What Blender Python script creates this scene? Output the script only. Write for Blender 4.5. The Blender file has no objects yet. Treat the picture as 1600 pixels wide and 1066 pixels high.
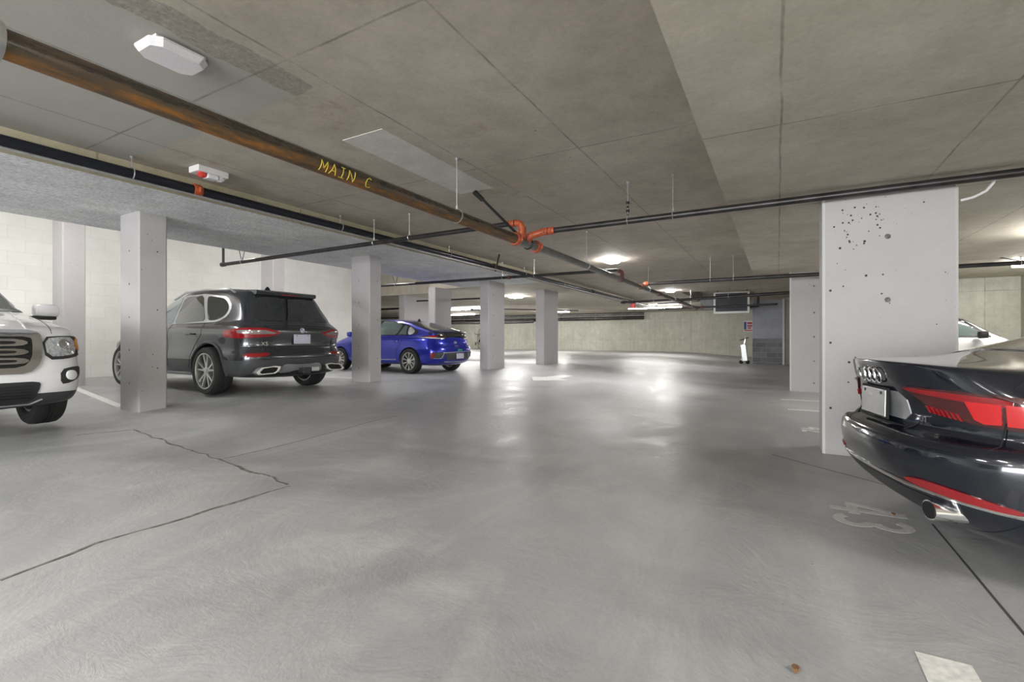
import bpy, bmesh, math, random
from mathutils import Vector, Matrix
from mathutils.bvhtree import BVHTree
random.seed(7)
PI = math.pi
scn = bpy.context.scene
COL = scn.collection

# ------------------------------------------------------------------ camera
TH = math.radians(29.12)
cam_d = bpy.data.cameras.new('camera')
cam = bpy.data.objects.new('camera', cam_d)
COL.objects.link(cam)
cam.location = (0, 0, 1.10)
cam.rotation_euler = (PI / 2, 0, TH)
cam_d.sensor_width = 36.0
cam_d.lens = 745.0 / 1600 * 36
cam_d.shift_y = -3.0 / 1600
cam_d.clip_start = 0.02
scn.camera = cam
# ------------------------------------------------------------------ world, exposure
w = bpy.data.worlds.new('world')
scn.world = w
w.use_nodes = True
w.node_tree.nodes['Background'].inputs[0].default_value = (0.9, 0.93, 1.0, 1)
w.node_tree.nodes['Background'].inputs[1].default_value = 0.05
scn.view_settings.view_transform = 'Standard'
scn.view_settings.look = 'None'
scn.view_settings.gamma = 1
scn.view_settings.use_curve_mapping = False
scn.view_settings.exposure = 2.2
LAMP = 48.0      # radiance of the lit diffusers
TUBE = 34.0
# wide soft fill light added behind the camera, no opening in the wall there
ld = bpy.data.lights.new('rear_fill_light', 'AREA')
ld.shape = 'RECTANGLE'
ld.size = 10.0
ld.size_y = 2.3
ld.energy = 320
ld.color = (0.96, 0.98, 1.0)
lo = bpy.data.objects.new('rear_fill_light', ld)
COL.objects.link(lo)
lo.location = (-2.0, -9.2, 1.3)
lo.rotation_euler = (PI / 2, 0, 0)


# ------------------------------------------------------------------ materials
def newmat(name):
    m = bpy.data.materials.new(name)
    m.use_nodes = True
    nt = m.node_tree
    b = nt.nodes['Principled BSDF']
    return m, nt, b


def simple(name, col, rough=0.5, metal=0.0, coat=0.0, emit=0.0, spec=0.5, noise=0.0, nscale=20, alpha=None):
    m, nt, b = newmat(name)
    b.inputs['Base Color'].default_value = (*col, 1)
    b.inputs['Roughness'].default_value = rough
    b.inputs['Metallic'].default_value = metal
    b.inputs['Coat Weight'].default_value = coat
    b.inputs['Coat Roughness'].default_value = 0.04
    b.inputs['Specular IOR Level'].default_value = spec
    if emit:
        b.inputs['Emission Color'].default_value = (*col, 1)
        b.inputs['Emission Strength'].default_value = emit
    if noise:
        tc = nt.nodes.new('ShaderNodeTexCoord')
        n = nt.nodes.new('ShaderNodeTexNoise')
        n.inputs['Scale'].default_value = nscale
        nt.links.new(tc.outputs['Object'], n.inputs['Vector'])
        mr = nt.nodes.new('ShaderNodeMapRange')
        mr.inputs[1].default_value = 0.3
        mr.inputs[2].default_value = 0.7
        mr.inputs[3].default_value = 1 - noise
        mr.inputs[4].default_value = 1 + noise
        nt.links.new(n.outputs['Fac'], mr.inputs[0])
        mx = nt.nodes.new('ShaderNodeVectorMath')
        mx.operation = 'SCALE'
        mx.inputs[0].default_value = col
        nt.links.new(mr.outputs[0], mx.inputs['Scale'])
        nt.links.new(mx.outputs[0], b.inputs['Base Color'])
    return m


class N:
    """small helper to write node graphs"""
    def __init__(s, nt):
        s.nt = nt
        s.tc = nt.nodes.new('ShaderNodeTexCoord')
        s.sep = nt.nodes.new('ShaderNodeSeparateXYZ')
        nt.links.new(s.tc.outputs['Object'], s.sep.inputs[0])
        s.P = s.tc.outputs['Object']

    def lk(s, a, b):
        if isinstance(a, (int, float)):
            b.default_value = a
        elif isinstance(a, tuple):
            b.default_value = a if len(b.default_value) == len(a) else (*a, 1)
        else:
            s.nt.links.new(a, b)

    def noise(s, scale, detail=4, rough=0.55, vec=None, dist=0.0):
        n = s.nt.nodes.new('ShaderNodeTexNoise')
        n.inputs['Scale'].default_value = scale
        n.inputs['Detail'].default_value = detail
        n.inputs['Roughness'].default_value = rough
        n.inputs['Distortion'].default_value = dist
        s.lk(vec or s.P, n.inputs['Vector'])
        return n.outputs['Fac']

    def mapv(s, scale=(1, 1, 1), loc=(0, 0, 0), rot=(0, 0, 0)):
        n = s.nt.nodes.new('ShaderNodeMapping')
        s.lk(s.P, n.inputs['Vector'])
        n.inputs['Scale'].default_value = scale
        n.inputs['Location'].default_value = loc
        n.inputs['Rotation'].default_value = rot
        return n.outputs[0]

    def rng(s, v, a, b, c=0.0, d=1.0):
        n = s.nt.nodes.new('ShaderNodeMapRange')
        s.lk(v, n.inputs[0])
        for i, q in enumerate((a, b, c, d)):
            n.inputs[i + 1].default_value = q
        return n.outputs[0]

    def math(s, op, a, b=0.0):
        n = s.nt.nodes.new('ShaderNodeMath')
        n.operation = op
        s.lk(a, n.inputs[0])
        s.lk(b, n.inputs[1])
        return n.outputs[0]

    def mix(s, f, a, b):
        n = s.nt.nodes.new('ShaderNodeMix')
        n.data_type = 'RGBA'
        s.lk(f, n.inputs[0])
        s.lk(a, n.inputs[6])
        s.lk(b, n.inputs[7])
        return n.outputs[2]

    def seam(s, coord, spacing, width, off=0.0, wob=None):
        v = s.math('ADD', coord, off)
        if wob is not None:
            v = s.math('ADD', v, wob)
        f = s.math('PINGPONG', v, spacing / 2)
        return s.rng(f, width * 0.5, width, 1.0, 0.0)

    def holes(s, scale, r, keep=0.5, vec=None):
        n = s.nt.nodes.new('ShaderNodeTexVoronoi')
        n.inputs['Scale'].default_value = scale
        s.lk(vec or s.P, n.inputs['Vector'])
        sp = s.nt.nodes.new('ShaderNodeSeparateColor')
        s.lk(n.outputs['Color'], sp.inputs[0])
        k = s.math('LESS_THAN', sp.outputs[0], keep)
        rr = s.math('MULTIPLY', sp.outputs[1], r)
        d = s.math('LESS_THAN', n.outputs['Distance'], rr)
        return s.math('MULTIPLY', k, d)

    def bump(s, h, strength, dist, b):
        n = s.nt.nodes.new('ShaderNodeBump')
        n.inputs['Strength'].default_value = strength
        n.inputs['Distance'].default_value = dist
        s.lk(h, n.inputs['Height'])
        s.nt.links.new(n.outputs[0], b.inputs['Normal'])


def concrete(name, c1, c2, seams=(), hole=(0, 0), stain=0.0, rough=0.8, streak=None, fine=0.08, patch=False, mid_=0.09):
    """cast concrete: mottling, form-board seams, bug holes, rust stains"""
    m, nt, b = newmat(name)
    g = N(nt)
    big = g.rng(g.noise(0.7, 6, 0.6), 0.34, 0.66)
    col = g.mix(big, c1, c2)
    f = g.rng(g.noise(26, 5, 0.7), 0.3, 0.7, 1 - fine, 1 + fine)
    if streak:
        f2 = g.rng(g.noise(1.0, 4, 0.6, g.mapv(streak)), 0.3, 0.7, 0.90, 1.07)
        f = g.math('MULTIPLY', f, f2)
    vm = nt.nodes.new('ShaderNodeVectorMath')
    vm.operation = 'SCALE'
    g.lk(col, vm.inputs[0])
    g.lk(f, vm.inputs['Scale'])
    col = vm.outputs[0]
    if stain:
        st = g.math('MULTIPLY', g.rng(g.noise(1.1, 8, 0.72, g.mapv((1, 1, 1), (3, 9, 2))), 0.52, 0.7),
                    g.rng(g.noise(9, 6, 0.75), 0.45, 0.72))
        col = g.mix(g.math('MULTIPLY', st, stain), col, (0.27, 0.19, 0.13))
    mid = g.rng(g.noise(3.2, 7, 0.7, g.mapv((1, 1, 1), (5, 2, 7))), 0.35, 0.65, 1 - mid_, 1 + mid_)
    vm = nt.nodes.new('ShaderNodeVectorMath')
    vm.operation = 'SCALE'
    g.lk(col, vm.inputs[0])
    g.lk(mid, vm.inputs['Scale'])
    col = vm.outputs[0]
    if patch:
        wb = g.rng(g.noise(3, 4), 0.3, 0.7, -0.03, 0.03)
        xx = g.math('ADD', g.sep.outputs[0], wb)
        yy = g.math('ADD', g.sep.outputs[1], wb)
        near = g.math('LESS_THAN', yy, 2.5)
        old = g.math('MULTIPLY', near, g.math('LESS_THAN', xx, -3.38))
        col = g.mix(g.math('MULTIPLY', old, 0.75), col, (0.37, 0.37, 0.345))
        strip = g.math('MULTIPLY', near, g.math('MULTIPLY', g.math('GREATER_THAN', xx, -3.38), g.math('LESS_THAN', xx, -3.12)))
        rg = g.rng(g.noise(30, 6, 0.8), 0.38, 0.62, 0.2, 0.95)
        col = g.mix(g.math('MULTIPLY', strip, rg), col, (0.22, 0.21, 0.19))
    h = g.noise(40, 4, 0.6)
    sm = None
    for ax, sp, wd, off in seams:
        wob = g.rng(g.noise(1.5, 3), 0.3, 0.7, -0.006, 0.006)
        q = g.seam(g.sep.outputs[ax], sp, wd, off, wob)
        sm = q if sm is None else g.math('MAXIMUM', sm, q)
    if sm is not None:
        brk = g.rng(g.noise(2.2, 5, 0.7), 0.36, 0.6, 0.12, 0.75)
        col = g.mix(g.math('MULTIPLY', sm, brk), col, (0.17, 0.155, 0.13))
    if hole[0]:
        hm = g.holes(hole[0], hole[1], 0.35)
        clump = g.rng(g.noise(1.3, 3), 0.47, 0.55)
        hm = g.math('MULTIPLY', hm, clump)
        col = g.mix(hm, col, (0.12, 0.115, 0.11))
    g.lk(col, b.inputs['Base Color'])
    b.inputs['Roughness'].default_value = rough
    b.inputs['Specular IOR Level'].default_value = 0.3
    g.bump(h, 0.25, 0.004, b)
    return m


def floor_mat():
    m, nt, b = newmat('burnished_concrete')
    g = N(nt)
    big = g.rng(g.noise(0.45, 6, 0.6, None, 0.6), 0.3, 0.7)
    col = g.mix(big, (0.33, 0.337, 0.345), (0.43, 0.434, 0.44))
    sw = g.noise(1.3, 8, 0.72, g.mapv((1.0, 0.35, 1), (0, 0, 0), (0, 0, 0.5)), 1.6)
    col = g.mix(g.rng(sw, 0.46, 0.70, 0, 0.6), col, (0.60, 0.595, 0.585))
    dk = g.noise(0.5, 5, 0.6, g.mapv((1, 1, 1), (11, 4, 3)), 1.0)
    col = g.mix(g.rng(dk, 0.52, 0.70, 0, 0.6), col, (0.25, 0.25, 0.255))
    # fine trowel rings
    wv = nt.nodes.new('ShaderNodeTexWave')
    wv.wave_type = 'RINGS'
    wv.inputs['Scale'].default_value = 3.0
    wv.inputs['Distortion'].default_value = 9
    wv.inputs['Detail'].default_value = 4
    wv.inputs['Detail Scale'].default_value = 1.2
    g.lk(g.P, wv.inputs['Vector'])
    tr = g.math('MULTIPLY', g.rng(wv.outputs['Fac'], 0.7, 1.0), g.rng(g.noise(1.1, 4), 0.5, 0.65))
    col = g.mix(g.math('MULTIPLY', tr, 0.09), col, (0.66, 0.655, 0.65))
    sp = g.holes(9, 0.06, 0.4)
    col = g.mix(g.math('MULTIPLY', sp, 0.6), col, (0.16, 0.155, 0.15))
    fi = g.noise(60, 4, 0.7)
    vm = nt.nodes.new('ShaderNodeVectorMath')
    vm.operation = 'SCALE'
    g.lk(col, vm.inputs[0])
    g.lk(g.rng(fi, 0.3, 0.7, 0.93, 1.07), vm.inputs['Scale'])
    g.lk(vm.outputs[0], b.inputs['Base Color'])
    g.lk(g.rng(sw, 0.35, 0.7, 0.33, 0.56), b.inputs['Roughness'])
    b.inputs['Specular IOR Level'].default_value = 0.35
    hh = g.math('ADD', g.math('MULTIPLY', g.noise(1.6, 6, 0.66, None, 0.8), 1.3), g.math('MULTIPLY', fi, 0.06))
    wm = g.rng(g.noise(0.9, 4, 0.6, g.mapv((1, 1, 1), (2, 8, 5))), 0.5, 0.62)
    wr = g.noise(9, 7, 0.75, g.mapv((0.6, 1.6, 1), (0, 0, 0), (0, 0, 0.9)), 0.6)
    hh = g.math('ADD', hh, g.math('MULTIPLY', g.math('MULTIPLY', wm, wr), 0.5))
    g.bump(hh, 0.38, 0.02, b)
    return m


def block_mat(name, cA, cB, mort, bw, bh, axis, paint=True, off=(0, 0, 0)):
    m, nt, b = newmat(name)
    g = N(nt)
    cb = nt.nodes.new('ShaderNodeCombineXYZ')
    g.lk(g.sep.outputs[axis], cb.inputs[0])
    g.lk(g.math('ADD', g.sep.outputs[2], off[2]), cb.inputs[1])
    br = nt.nodes.new('ShaderNodeTexBrick')
    g.lk(cb.outputs[0], br.inputs['Vector'])
    br.inputs['Color1'].default_value = (*cA, 1)
    br.inputs['Color2'].default_value = (*cB, 1)
    br.inputs['Mortar'].default_value = (*mort, 1)
    br.inputs['Scale'].default_value = 1
    br.inputs['Brick Width'].default_value = bw
    br.inputs['Row Height'].default_value = bh
    br.inputs['Mortar Size'].default_value = 0.006 if paint else 0.012
    br.inputs['Mortar Smooth'].default_value = 0.2
    f = g.rng(g.noise(2.0, 4), 0.3, 0.7, 0.95, 1.04)
    vm = nt.nodes.new('ShaderNodeVectorMath')
    vm.operation = 'SCALE'
    g.lk(br.outputs['Color'], vm.inputs[0])
    g.lk(f, vm.inputs['Scale'])
    g.lk(vm.outputs[0], b.inputs['Base Color'])
    b.inputs['Roughness'].default_value = 0.6
    g.bump(g.math('ADD', g.math('MULTIPLY', br.outputs['Fac'], -1.0), g.math('MULTIPLY', g.noise(50, 3), 0.15)), 0.5, 0.006, b)
    return m


def pipe_rust():
    m, nt, b = newmat('rusted_steel_pipe')
    g = N(nt)
    r = g.noise(2.0, 8, 0.75, g.mapv((9, 1.4, 9)))
    under = g.rng(g.sep.outputs[2], -0.05, 0.0, 0.14, -0.06)
    r = g.math('ADD', r, under)
    c = g.mix(g.rng(r, 0.35, 0.55), (0.05, 0.045, 0.04), (0.10, 0.07, 0.042))
    c = g.mix(g.rng(r, 0.57, 0.72), c, (0.30, 0.13, 0.03))
    g.lk(c, b.inputs['Base Color'])
    g.lk(g.rng(r, 0.4, 0.65, 0.22, 0.6), b.inputs['Roughness'])
    b.inputs['Metallic'].default_value = 0.3
    return m


MAIN_C = concrete('ceiling_concrete', (0.385, 0.345, 0.285), (0.475, 0.435, 0.37),
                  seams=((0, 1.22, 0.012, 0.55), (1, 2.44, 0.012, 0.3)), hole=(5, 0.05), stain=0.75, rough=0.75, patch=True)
BAND_C = concrete('beam_concrete', (0.47, 0.43, 0.35), (0.56, 0.525, 0.445),
                  seams=((0, 1.22, 0.010, -0.02), (1, 2.44, 0.010, 1.0)), hole=(5, 0.05), stain=0.6, rough=0.75)
FACE_C = concrete('beam_face_concrete', (0.45, 0.40, 0.27), (0.5, 0.46, 0.34), seams=((1, 2.44, 0.014, 0.2),),
                  hole=(7, 0.06), stain=0.5, rough=0.75)
ROUGH_C = concrete('sprayed_ceiling', (0.60, 0.61, 0.62), (0.74, 0.745, 0.745), rough=0.9, fine=0.35, streak=(6, 2, 1))
WALL_C = concrete('wall_concrete', (0.46, 0.45, 0.38), (0.55, 0.54, 0.47),
                  seams=((0, 2.44, 0.014, 0.4), (1, 2.44, 0.014, 0.4), (2, 1.22, 0.008, 0.15)), hole=(4, 0.05), stain=0.2,
                  rough=0.7, streak=(6, 6, 0.4))
COLM = concrete('painted_column', (0.43, 0.415, 0.42), (0.46, 0.445, 0.45), hole=(16, 0.13), rough=0.55, fine=0.02, mid_=0.015)
EDGE = simple('pale_edge', (0.72, 0.72, 0.71), 0.5)  # paler than the shafts; on two columns, the enclosure post and heater frame
BLOCK = block_mat('painted_block', (0.74, 0.74, 0.70), (0.78, 0.775, 0.74), (0.70, 0.70, 0.66), 0.54, 0.265, 1)
CMU = block_mat('grey_block', (0.17, 0.175, 0.18), (0.26, 0.265, 0.27), (0.33, 0.335, 0.34), 0.46, 0.235, 0, False)
FLOOR = floor_mat()
RUST = pipe_rust()
PIPE = simple('dark_steel_pipe', (0.045, 0.042, 0.042), 0.35, 0.5, noise=0.3, nscale=6)
PIPEB = simple('black_pipe', (0.02, 0.022, 0.03), 0.25, 0.3)
PIPEG = simple('grey_pipe', (0.16, 0.16, 0.155), 0.4, 0.5, noise=0.2, nscale=6)
REDF = simple('orange_red_coupling', (0.42, 0.085, 0.03), 0.45, noise=0.25, nscale=30)
DKRED = simple('dark_red_coupling', (0.12, 0.03, 0.022), 0.45)
GALV = simple('galvanised_steel', (0.55, 0.56, 0.57), 0.35, 0.8, noise=0.12, nscale=15)
BLKM = simple('black_metal', (0.015, 0.015, 0.016), 0.5, 0.2)
WHITEP = simple('white_plastic', (0.72, 0.70, 0.70), 0.4)
LENS_OFF = simple('prismatic_lens', (0.72, 0.70, 0.72), 0.3, noise=0.05, nscale=60)
YEL = simple('yellow_marker', (0.62, 0.5, 0.05), 0.6)
PAINT_W = simple('white_floor_paint', (0.75, 0.75, 0.73), 0.55, noise=0.15, nscale=40)
PAINT_WORN = simple('worn_floor_paint', (0.58, 0.57, 0.55), 0.55, noise=0.12, nscale=60)
JOINT = simple('floor_joint_dark', (0.06, 0.058, 0.055), 0.8)
CRACK = simple('floor_crack_dark', (0.17, 0.165, 0.155), 0.85, noise=0.5, nscale=25)
GLOW = simple('lit_diffuser', (1.0, 0.98, 0.975), 0.4, emit=LAMP)
GLOWN = simple('added_tube_near', (1.0, 0.985, 0.96), 0.4, emit=26)
GLOWB = simple('lit_tube_bays', (1.0, 0.98, 0.95), 0.4, emit=30)
GLOWF = simple('lit_tube_far', (1.0, 0.98, 0.95), 0.4, emit=42)
GLOWT = simple('lit_tube', (1.0, 0.975, 0.93), 0.4, emit=TUBE)
RED = simple('red_plastic', (0.6, 0.05, 0.04), 0.35)
REDS = simple('red_hanging_box', (0.75, 0.14, 0.12), 0.45)
CLEAR = simple('clear_lamp_plastic', (0.75, 0.76, 0.76), 0.1, spec=0.8)
MPANEL = simple('grey_metal_panel', (0.30, 0.31, 0.35), 0.45, 0.1, noise=0.06, nscale=3)
LEAF = simple('dry_leaf', (0.25, 0.13, 0.06), 0.8)
# cars
P_GREY = simple('dark_grey_paint', (0.062, 0.066, 0.074), 0.24, 0.7, 1.0)
P_BLUE = simple('blue_paint', (0.012, 0.025, 0.42), 0.25, 0.55, 1.0)
P_BLK = simple('blue_black_paint', (0.0075, 0.010, 0.018), 0.14, 0.3, 1.0)
P_WHT = simple('white_paint', (0.72, 0.72, 0.73), 0.25, 0.0, 1.0)
CLAD = simple('black_cladding', (0.022, 0.022, 0.024), 0.45)
CLADG = simple('dark_grey_trim', (0.05, 0.052, 0.056), 0.4)
GLASS = simple('tinted_glass', (0.008, 0.010, 0.010), 0.03, 0, 1.0, spec=1.0)
GLASSL = simple('pale_glass', (0.12, 0.17, 0.17), 0.04, 0, 1.0, spec=1.0)
TYRE = simple('tyre_rubber', (0.018, 0.018, 0.018), 0.7, noise=0.2, nscale=40)
ALLOY = simple('alloy', (0.58, 0.58, 0.57), 0.28, 0.85)
ALLOYD = simple('dark_alloy', (0.05, 0.05, 0.05), 0.35, 0.5)
CHROME = simple('chrome', (0.88, 0.88, 0.9), 0.16, 1.0)
SILV = simple('silver_trim', (0.5, 0.51, 0.53), 0.3, 0.7)
TAILR = simple('tail_lamp_red', (0.24, 0.006, 0.01), 0.08, 0, 1.0)
TAILB = simple('tail_lamp_bright', (0.50, 0.012, 0.015), 0.15, 0, 1.0)
TAILD = simple('tail_lamp_dark', (0.06, 0.008, 0.010), 0.08, 0, 1.0)
TAILC = simple('tail_lamp_clear', (0.22, 0.19, 0.19), 0.08, 0.2, 1.0)
AMBER = simple('amber_lens', (0.75, 0.28, 0.03), 0.12, 0, 1.0)
HEADL = simple('headlamp_clear', (0.62, 0.65, 0.68), 0.08, 0.5, 1.0, noise=0.35, nscale=45)
PLATE = simple('licence_plate', (0.50, 0.50, 0.60), 0.4)
PLATES = simple('plain_plate', (0.42, 0.42, 0.42), 0.25, 0.6)
BLACK = simple('gap_black', (0.003, 0.003, 0.003), 0.8)
GREENS = simple('green_sticker', (0.02, 0.22, 0.14), 0.4)


# ------------------------------------------------------------------ object helpers
def prop(o, label=None, cat=None, group=None, kind=None):
    if label: o['label'] = label
    if cat: o['category'] = cat
    if group: o['group'] = group
    if kind: o['kind'] = kind
    return o


def empty(name, loc, rz, label, cat, group=None):
    o = bpy.data.objects.new(name, None)
    COL.objects.link(o)
    o.empty_display_size = 0.2
    o.location = loc
    o.rotation_euler = (0, 0, rz)
    return prop(o, label, cat, group)


def link(name, bm, mats, parent=None, smooth=False, label=None):
    me = bpy.data.meshes.new(name)
    bmesh.ops.recalc_face_normals(bm, faces=bm.faces)
    bm.to_mesh(me)
    bm.free()
    for m in (mats if isinstance(mats, (list, tuple)) else [mats]):
        me.materials.append(m)
    if smooth:
        me.polygons.foreach_set('use_smooth', [True] * len(me.polygons))
        if smooth != 'all':
            try:
                me.set_sharp_from_angle(angle=math.radians(38))
            except Exception:
                pass
    o = bpy.data.objects.new(name, me)
    COL.objects.link(o)
    if parent:
        o.parent = parent
    if label:
        o['label'] = label
    return o


def box(bm, x0, x1, y0, y1, z0, z1, mi=0, bev=0.0, M=None):
    vs = [bm.verts.new((x, y, z)) for x in (x0, x1) for y in (y0, y1) for z in (z0, z1)]
    fs = []
    for q in ((0, 1, 3, 2), (4, 6, 7, 5), (0, 4, 5, 1), (2, 3, 7, 6), (0, 2, 6, 4), (1, 5, 7, 3)):
        f = bm.faces.new([vs[i] for i in q])
        f.material_index = mi
        fs.append(f)
    if bev:
        es = list({e for f in fs for e in f.edges})
        r = bmesh.ops.bevel(bm, geom=es, offset=bev, segments=2, profile=0.5, affect='EDGES')
        vs = list({v for v in vs if v.is_valid} | set(r['verts']))
    if M is not None:
        bmesh.ops.transform(bm, matrix=M, verts=[v for v in vs if v.is_valid])
    return vs


def tube(bm, pts, r, seg=12, mi=0, caps=True):
    pts = [Vector(p) for p in pts]
    rings = []
    n = len(pts)
    up = None
    for i, p in enumerate(pts):
        t = (pts[min(i + 1, n - 1)] - pts[max(i - 1, 0)]).normalized()
        if up is None:
            up = Vector((0, 0, 1)) if abs(t.z) < 0.9 else Vector((0, 1, 0))
        a = t.cross(up)
        if a.length < 1e-5:
            a = t.cross(Vector((1, 0, 0)))
        a.normalize()
        b = a.cross(t).normalized()
        up = b
        rr = r[i] if isinstance(r, (list, tuple)) else r
        rings.append([bm.verts.new(p + (a * math.cos(2 * PI * k / seg) + b * math.sin(2 * PI * k / seg)) * rr) for k in range(seg)])
    for i in range(n - 1):
        for k in range(seg):
            f = bm.faces.new((rings[i][k], rings[i][(k + 1) % seg], rings[i + 1][(k + 1) % seg], rings[i + 1][k]))
            f.material_index = mi
    if caps:
        for q in (rings[0], rings[-1]):
            f = bm.faces.new(q)
            f.material_index = mi
    return bm


def torus(bm, c, ax, R, r, seg=24, s2=8, mi=0, a0=0.0, a1=2 * PI):
    ax = Vector(ax).normalized()
    u = ax.orthogonal().normalized()
    v = ax.cross(u)
    full = abs(a1 - a0 - 2 * PI) < 1e-4
    rings = []
    for i in range(seg + (0 if full else 1)):
        a = a0 + (a1 - a0) * i / seg
        d = u * math.cos(a) + v * math.sin(a)
        rings.append([bm.verts.new(Vector(c) + d * (R + r * math.cos(2 * PI * k / s2)) + ax * r * math.sin(2 * PI * k / s2)) for k in range(s2)])
    m = len(rings)
    for i in range(m if full else m - 1):
        for k in range(s2):
            f = bm.faces.new((rings[i][k], rings[i][(k + 1) % s2], rings[(i + 1) % m][(k + 1) % s2], rings[(i + 1) % m][k]))
            f.material_index = mi


def lathe(bm, c, ax, prof, seg=32, mi=0, closed=True):
    """prof: list of (radius, offset along ax); closed profile loop"""
    ax = Vector(ax).normalized()
    u = ax.orthogonal().normalized()
    v = ax.cross(u)
    c = Vector(c)
    rings = [[bm.verts.new(c + ax * h + (u * math.cos(2 * PI * k / seg) + v * math.sin(2 * PI * k / seg)) * max(r, 1e-4)) for k in range(seg)] for r, h in prof]
    n = len(prof)
    for i in range(n if closed else n - 1):
        for k in range(seg):
            f = bm.faces.new((rings[i][k], rings[i][(k + 1) % seg], rings[(i + 1) % n][(k + 1) % seg], rings[(i + 1) % n][k]))
            f.material_index = mi
    if not closed:
        for q in (rings[0], rings[-1]):
            f = bm.faces.new(q)
            f.material_index = mi


def ss(t):
    t = max(0.0, min(1.0, t))
    return t * t * (3 - 2 * t)


def fz(x, y):
    """height of the gently falling floor mesh at a point"""
    i, j = math.floor(x / .4), math.floor(y / .4)
    u, v = x / .4 - i, y / .4 - j
    a, b, c, d = (fz0(p * .4, q * .4) for p, q in ((i, j), (i + 1, j), (i + 1, j + 1), (i, j + 1)))
    return a * (1 - u) * (1 - v) + b * u * (1 - v) + c * u * v + d * (1 - u) * v


def fz0(x, y):
    right = -0.01 - 0.09 * ss((y - 4.0) / 2.0)
    left = 0.10 + 0.12 * ss((y - 2.6) / 2.2)
    k = ss((-x - 0.4) / 6.4)
    return right * (1 - k) + left * k


# ------------------------------------------------------------------ structure
def struct(name, bm, mats, smooth=False):
    o = link(name, bm, mats, None, smooth)
    o['kind'] = 'structure'
    return o


Z_MAIN, Z_LEFT, Z_RIGHT = 3.05, 2.81, 2.62
XL = -31.2
bm = bmesh.new()
xs = [i * 0.4 for i in range(-79, 19)]
ys = [j * 0.4 for j in range(-24, 90)]
grid = [[bm.verts.new((x, y, fz(x, y))) for y in ys] for x in xs]
for i in range(len(xs) - 1):
    for j in range(len(ys) - 1):
        bm.faces.new((grid[i][j], grid[i + 1][j], grid[i + 1][j + 1], grid[i][j + 1]))
struct('floor', bm, FLOOR, 'all')


def wall(name, x0, x1, y0, y1, z0, z1, m):
    bm = bmesh.new()
    box(bm, x0, x1, y0, y1, z0, z1)
    return struct(name, bm, m)


wall('wall_left', -14.1, -13.8, -9.3, 13.0, -0.3, 3.9, BLOCK)
wall('wall_back', XL - 0.3, 0.2, 35.0, 35.3, -0.3, 3.4, WALL_C)
wall('wall_left_far', XL - 0.3, XL, 13.0, 35.0, -0.3, 3.9, WALL_C)
wall('wall_left_return', XL - 0.3, -14.1, 12.7, 13.0, -0.3, 3.9, WALL_C)
wall('wall_rear', -14.1, 6.6, -9.5, -9.3, -0.3, 3.9, WALL_C)
wall('wall_right', 6.3, 6.6, -9.3, 14.4, -0.3, 3.4, WALL_C)
wall('wall_right_jog', 5.12, 6.6, 14.4, 16.3, -0.3, 3.4, WALL_C)
wall('wall_right_back', 1.6, 5.12, 16.0, 16.3, -0.3, 3.4, WALL_C)
wall('wall_corridor', 1.6, 1.9, 16.3, 26.5, -0.3, 3.4, WALL_C)
wall('wall_corridor_end', 0.28, 1.6, 25.9, 26.2, -0.3, 3.4, WALL_C)
wall('wall_recess', 0.2, 0.5, 26.2, 35.0, -0.3, 3.4, WALL_C)
bm = bmesh.new()
box(bm, -1.05, 0.20, 25.6, 25.8, -0.3, 1.12, 0)
box(bm, -1.05, 0.20, 25.62, 25.78, 1.12, 2.95, 1)
box(bm, 0.20, 0.28, 25.5, 25.9, -0.3, 2.95, 2)
struct('wall_enclosure', bm, [CMU, MPANEL, EDGE])

# ceilings (thick slabs, each with its own soffit height)
for nm, q in (('ceiling', (-6.21, -0.5, -9.3, 20.8, Z_MAIN, 3.5)), ('ceiling_far_left', (-6.21, -3.5, 20.8, 27.2, Z_MAIN, 3.5)),
              ('ceiling_behind_beam', (-0.5, 1.6, 12.6, 20.8, Z_MAIN, 3.5)), ('ceiling_far_right', (-0.85, 1.6, 20.8, 27.2, Z_MAIN, 3.5)),
              ('ceiling_back', (-10.5, 0.5, 27.2, 35.3, Z_MAIN, 3.5)), ('ceiling_recess', (-3.5, -0.85, 20.8, 27.2, 3.5, 3.6))):
    bm = bmesh.new()
    box(bm, *q)
    struct(nm, bm, MAIN_C)
bm = bmesh.new()
box(bm, -0.5, 6.6, -9.3, 12.6, Z_RIGHT, 3.5)
box(bm, 1.6, 6.6, 12.6, 16.3, Z_RIGHT, 3.5)
struct('ceiling_right', bm, BAND_C)
bm = bmesh.new()
vs = box(bm, -9.1, -6.21, -9.3, 13.0, Z_LEFT, 3.95)
bm.faces.ensure_lookup_table()
for f in bm.faces:
    c = f.calc_center_median()
    f.material_index = 1 if c.x > -6.3 else 0
struct('ceiling_left', bm, [ROUGH_C, FACE_C])
bm = bmesh.new()
box(bm, -10.5, -6.21, 13.0, 26.5, Z_LEFT, 3.95)
box(bm, XL, -10.5, 14.0, 20.5, Z_LEFT, 3.95)
struct('ceiling_left_far', bm, BAND_C)
bm = bmesh.new()
box(bm, -14.1, -9.1, -9.3, 13.0, 3.8, 4.0)
box(bm, XL - .3, -10.5, 12.7, 14.0, 3.8, 4.0)
box(bm, XL - .3, -10.5, 20.5, 35.3, 3.05, 3.6)
box(bm, -10.5, -6.21, 26.5, 27.2, 3.05, 3.6)
struct('ceiling_bays', bm, MAIN_C)

bm = bmesh.new()
box(bm, -21.3, -20.9, 33.6, 35.0, -0.3, 3.05)
struct('wall_pier_back', bm, WALL_C)


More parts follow.
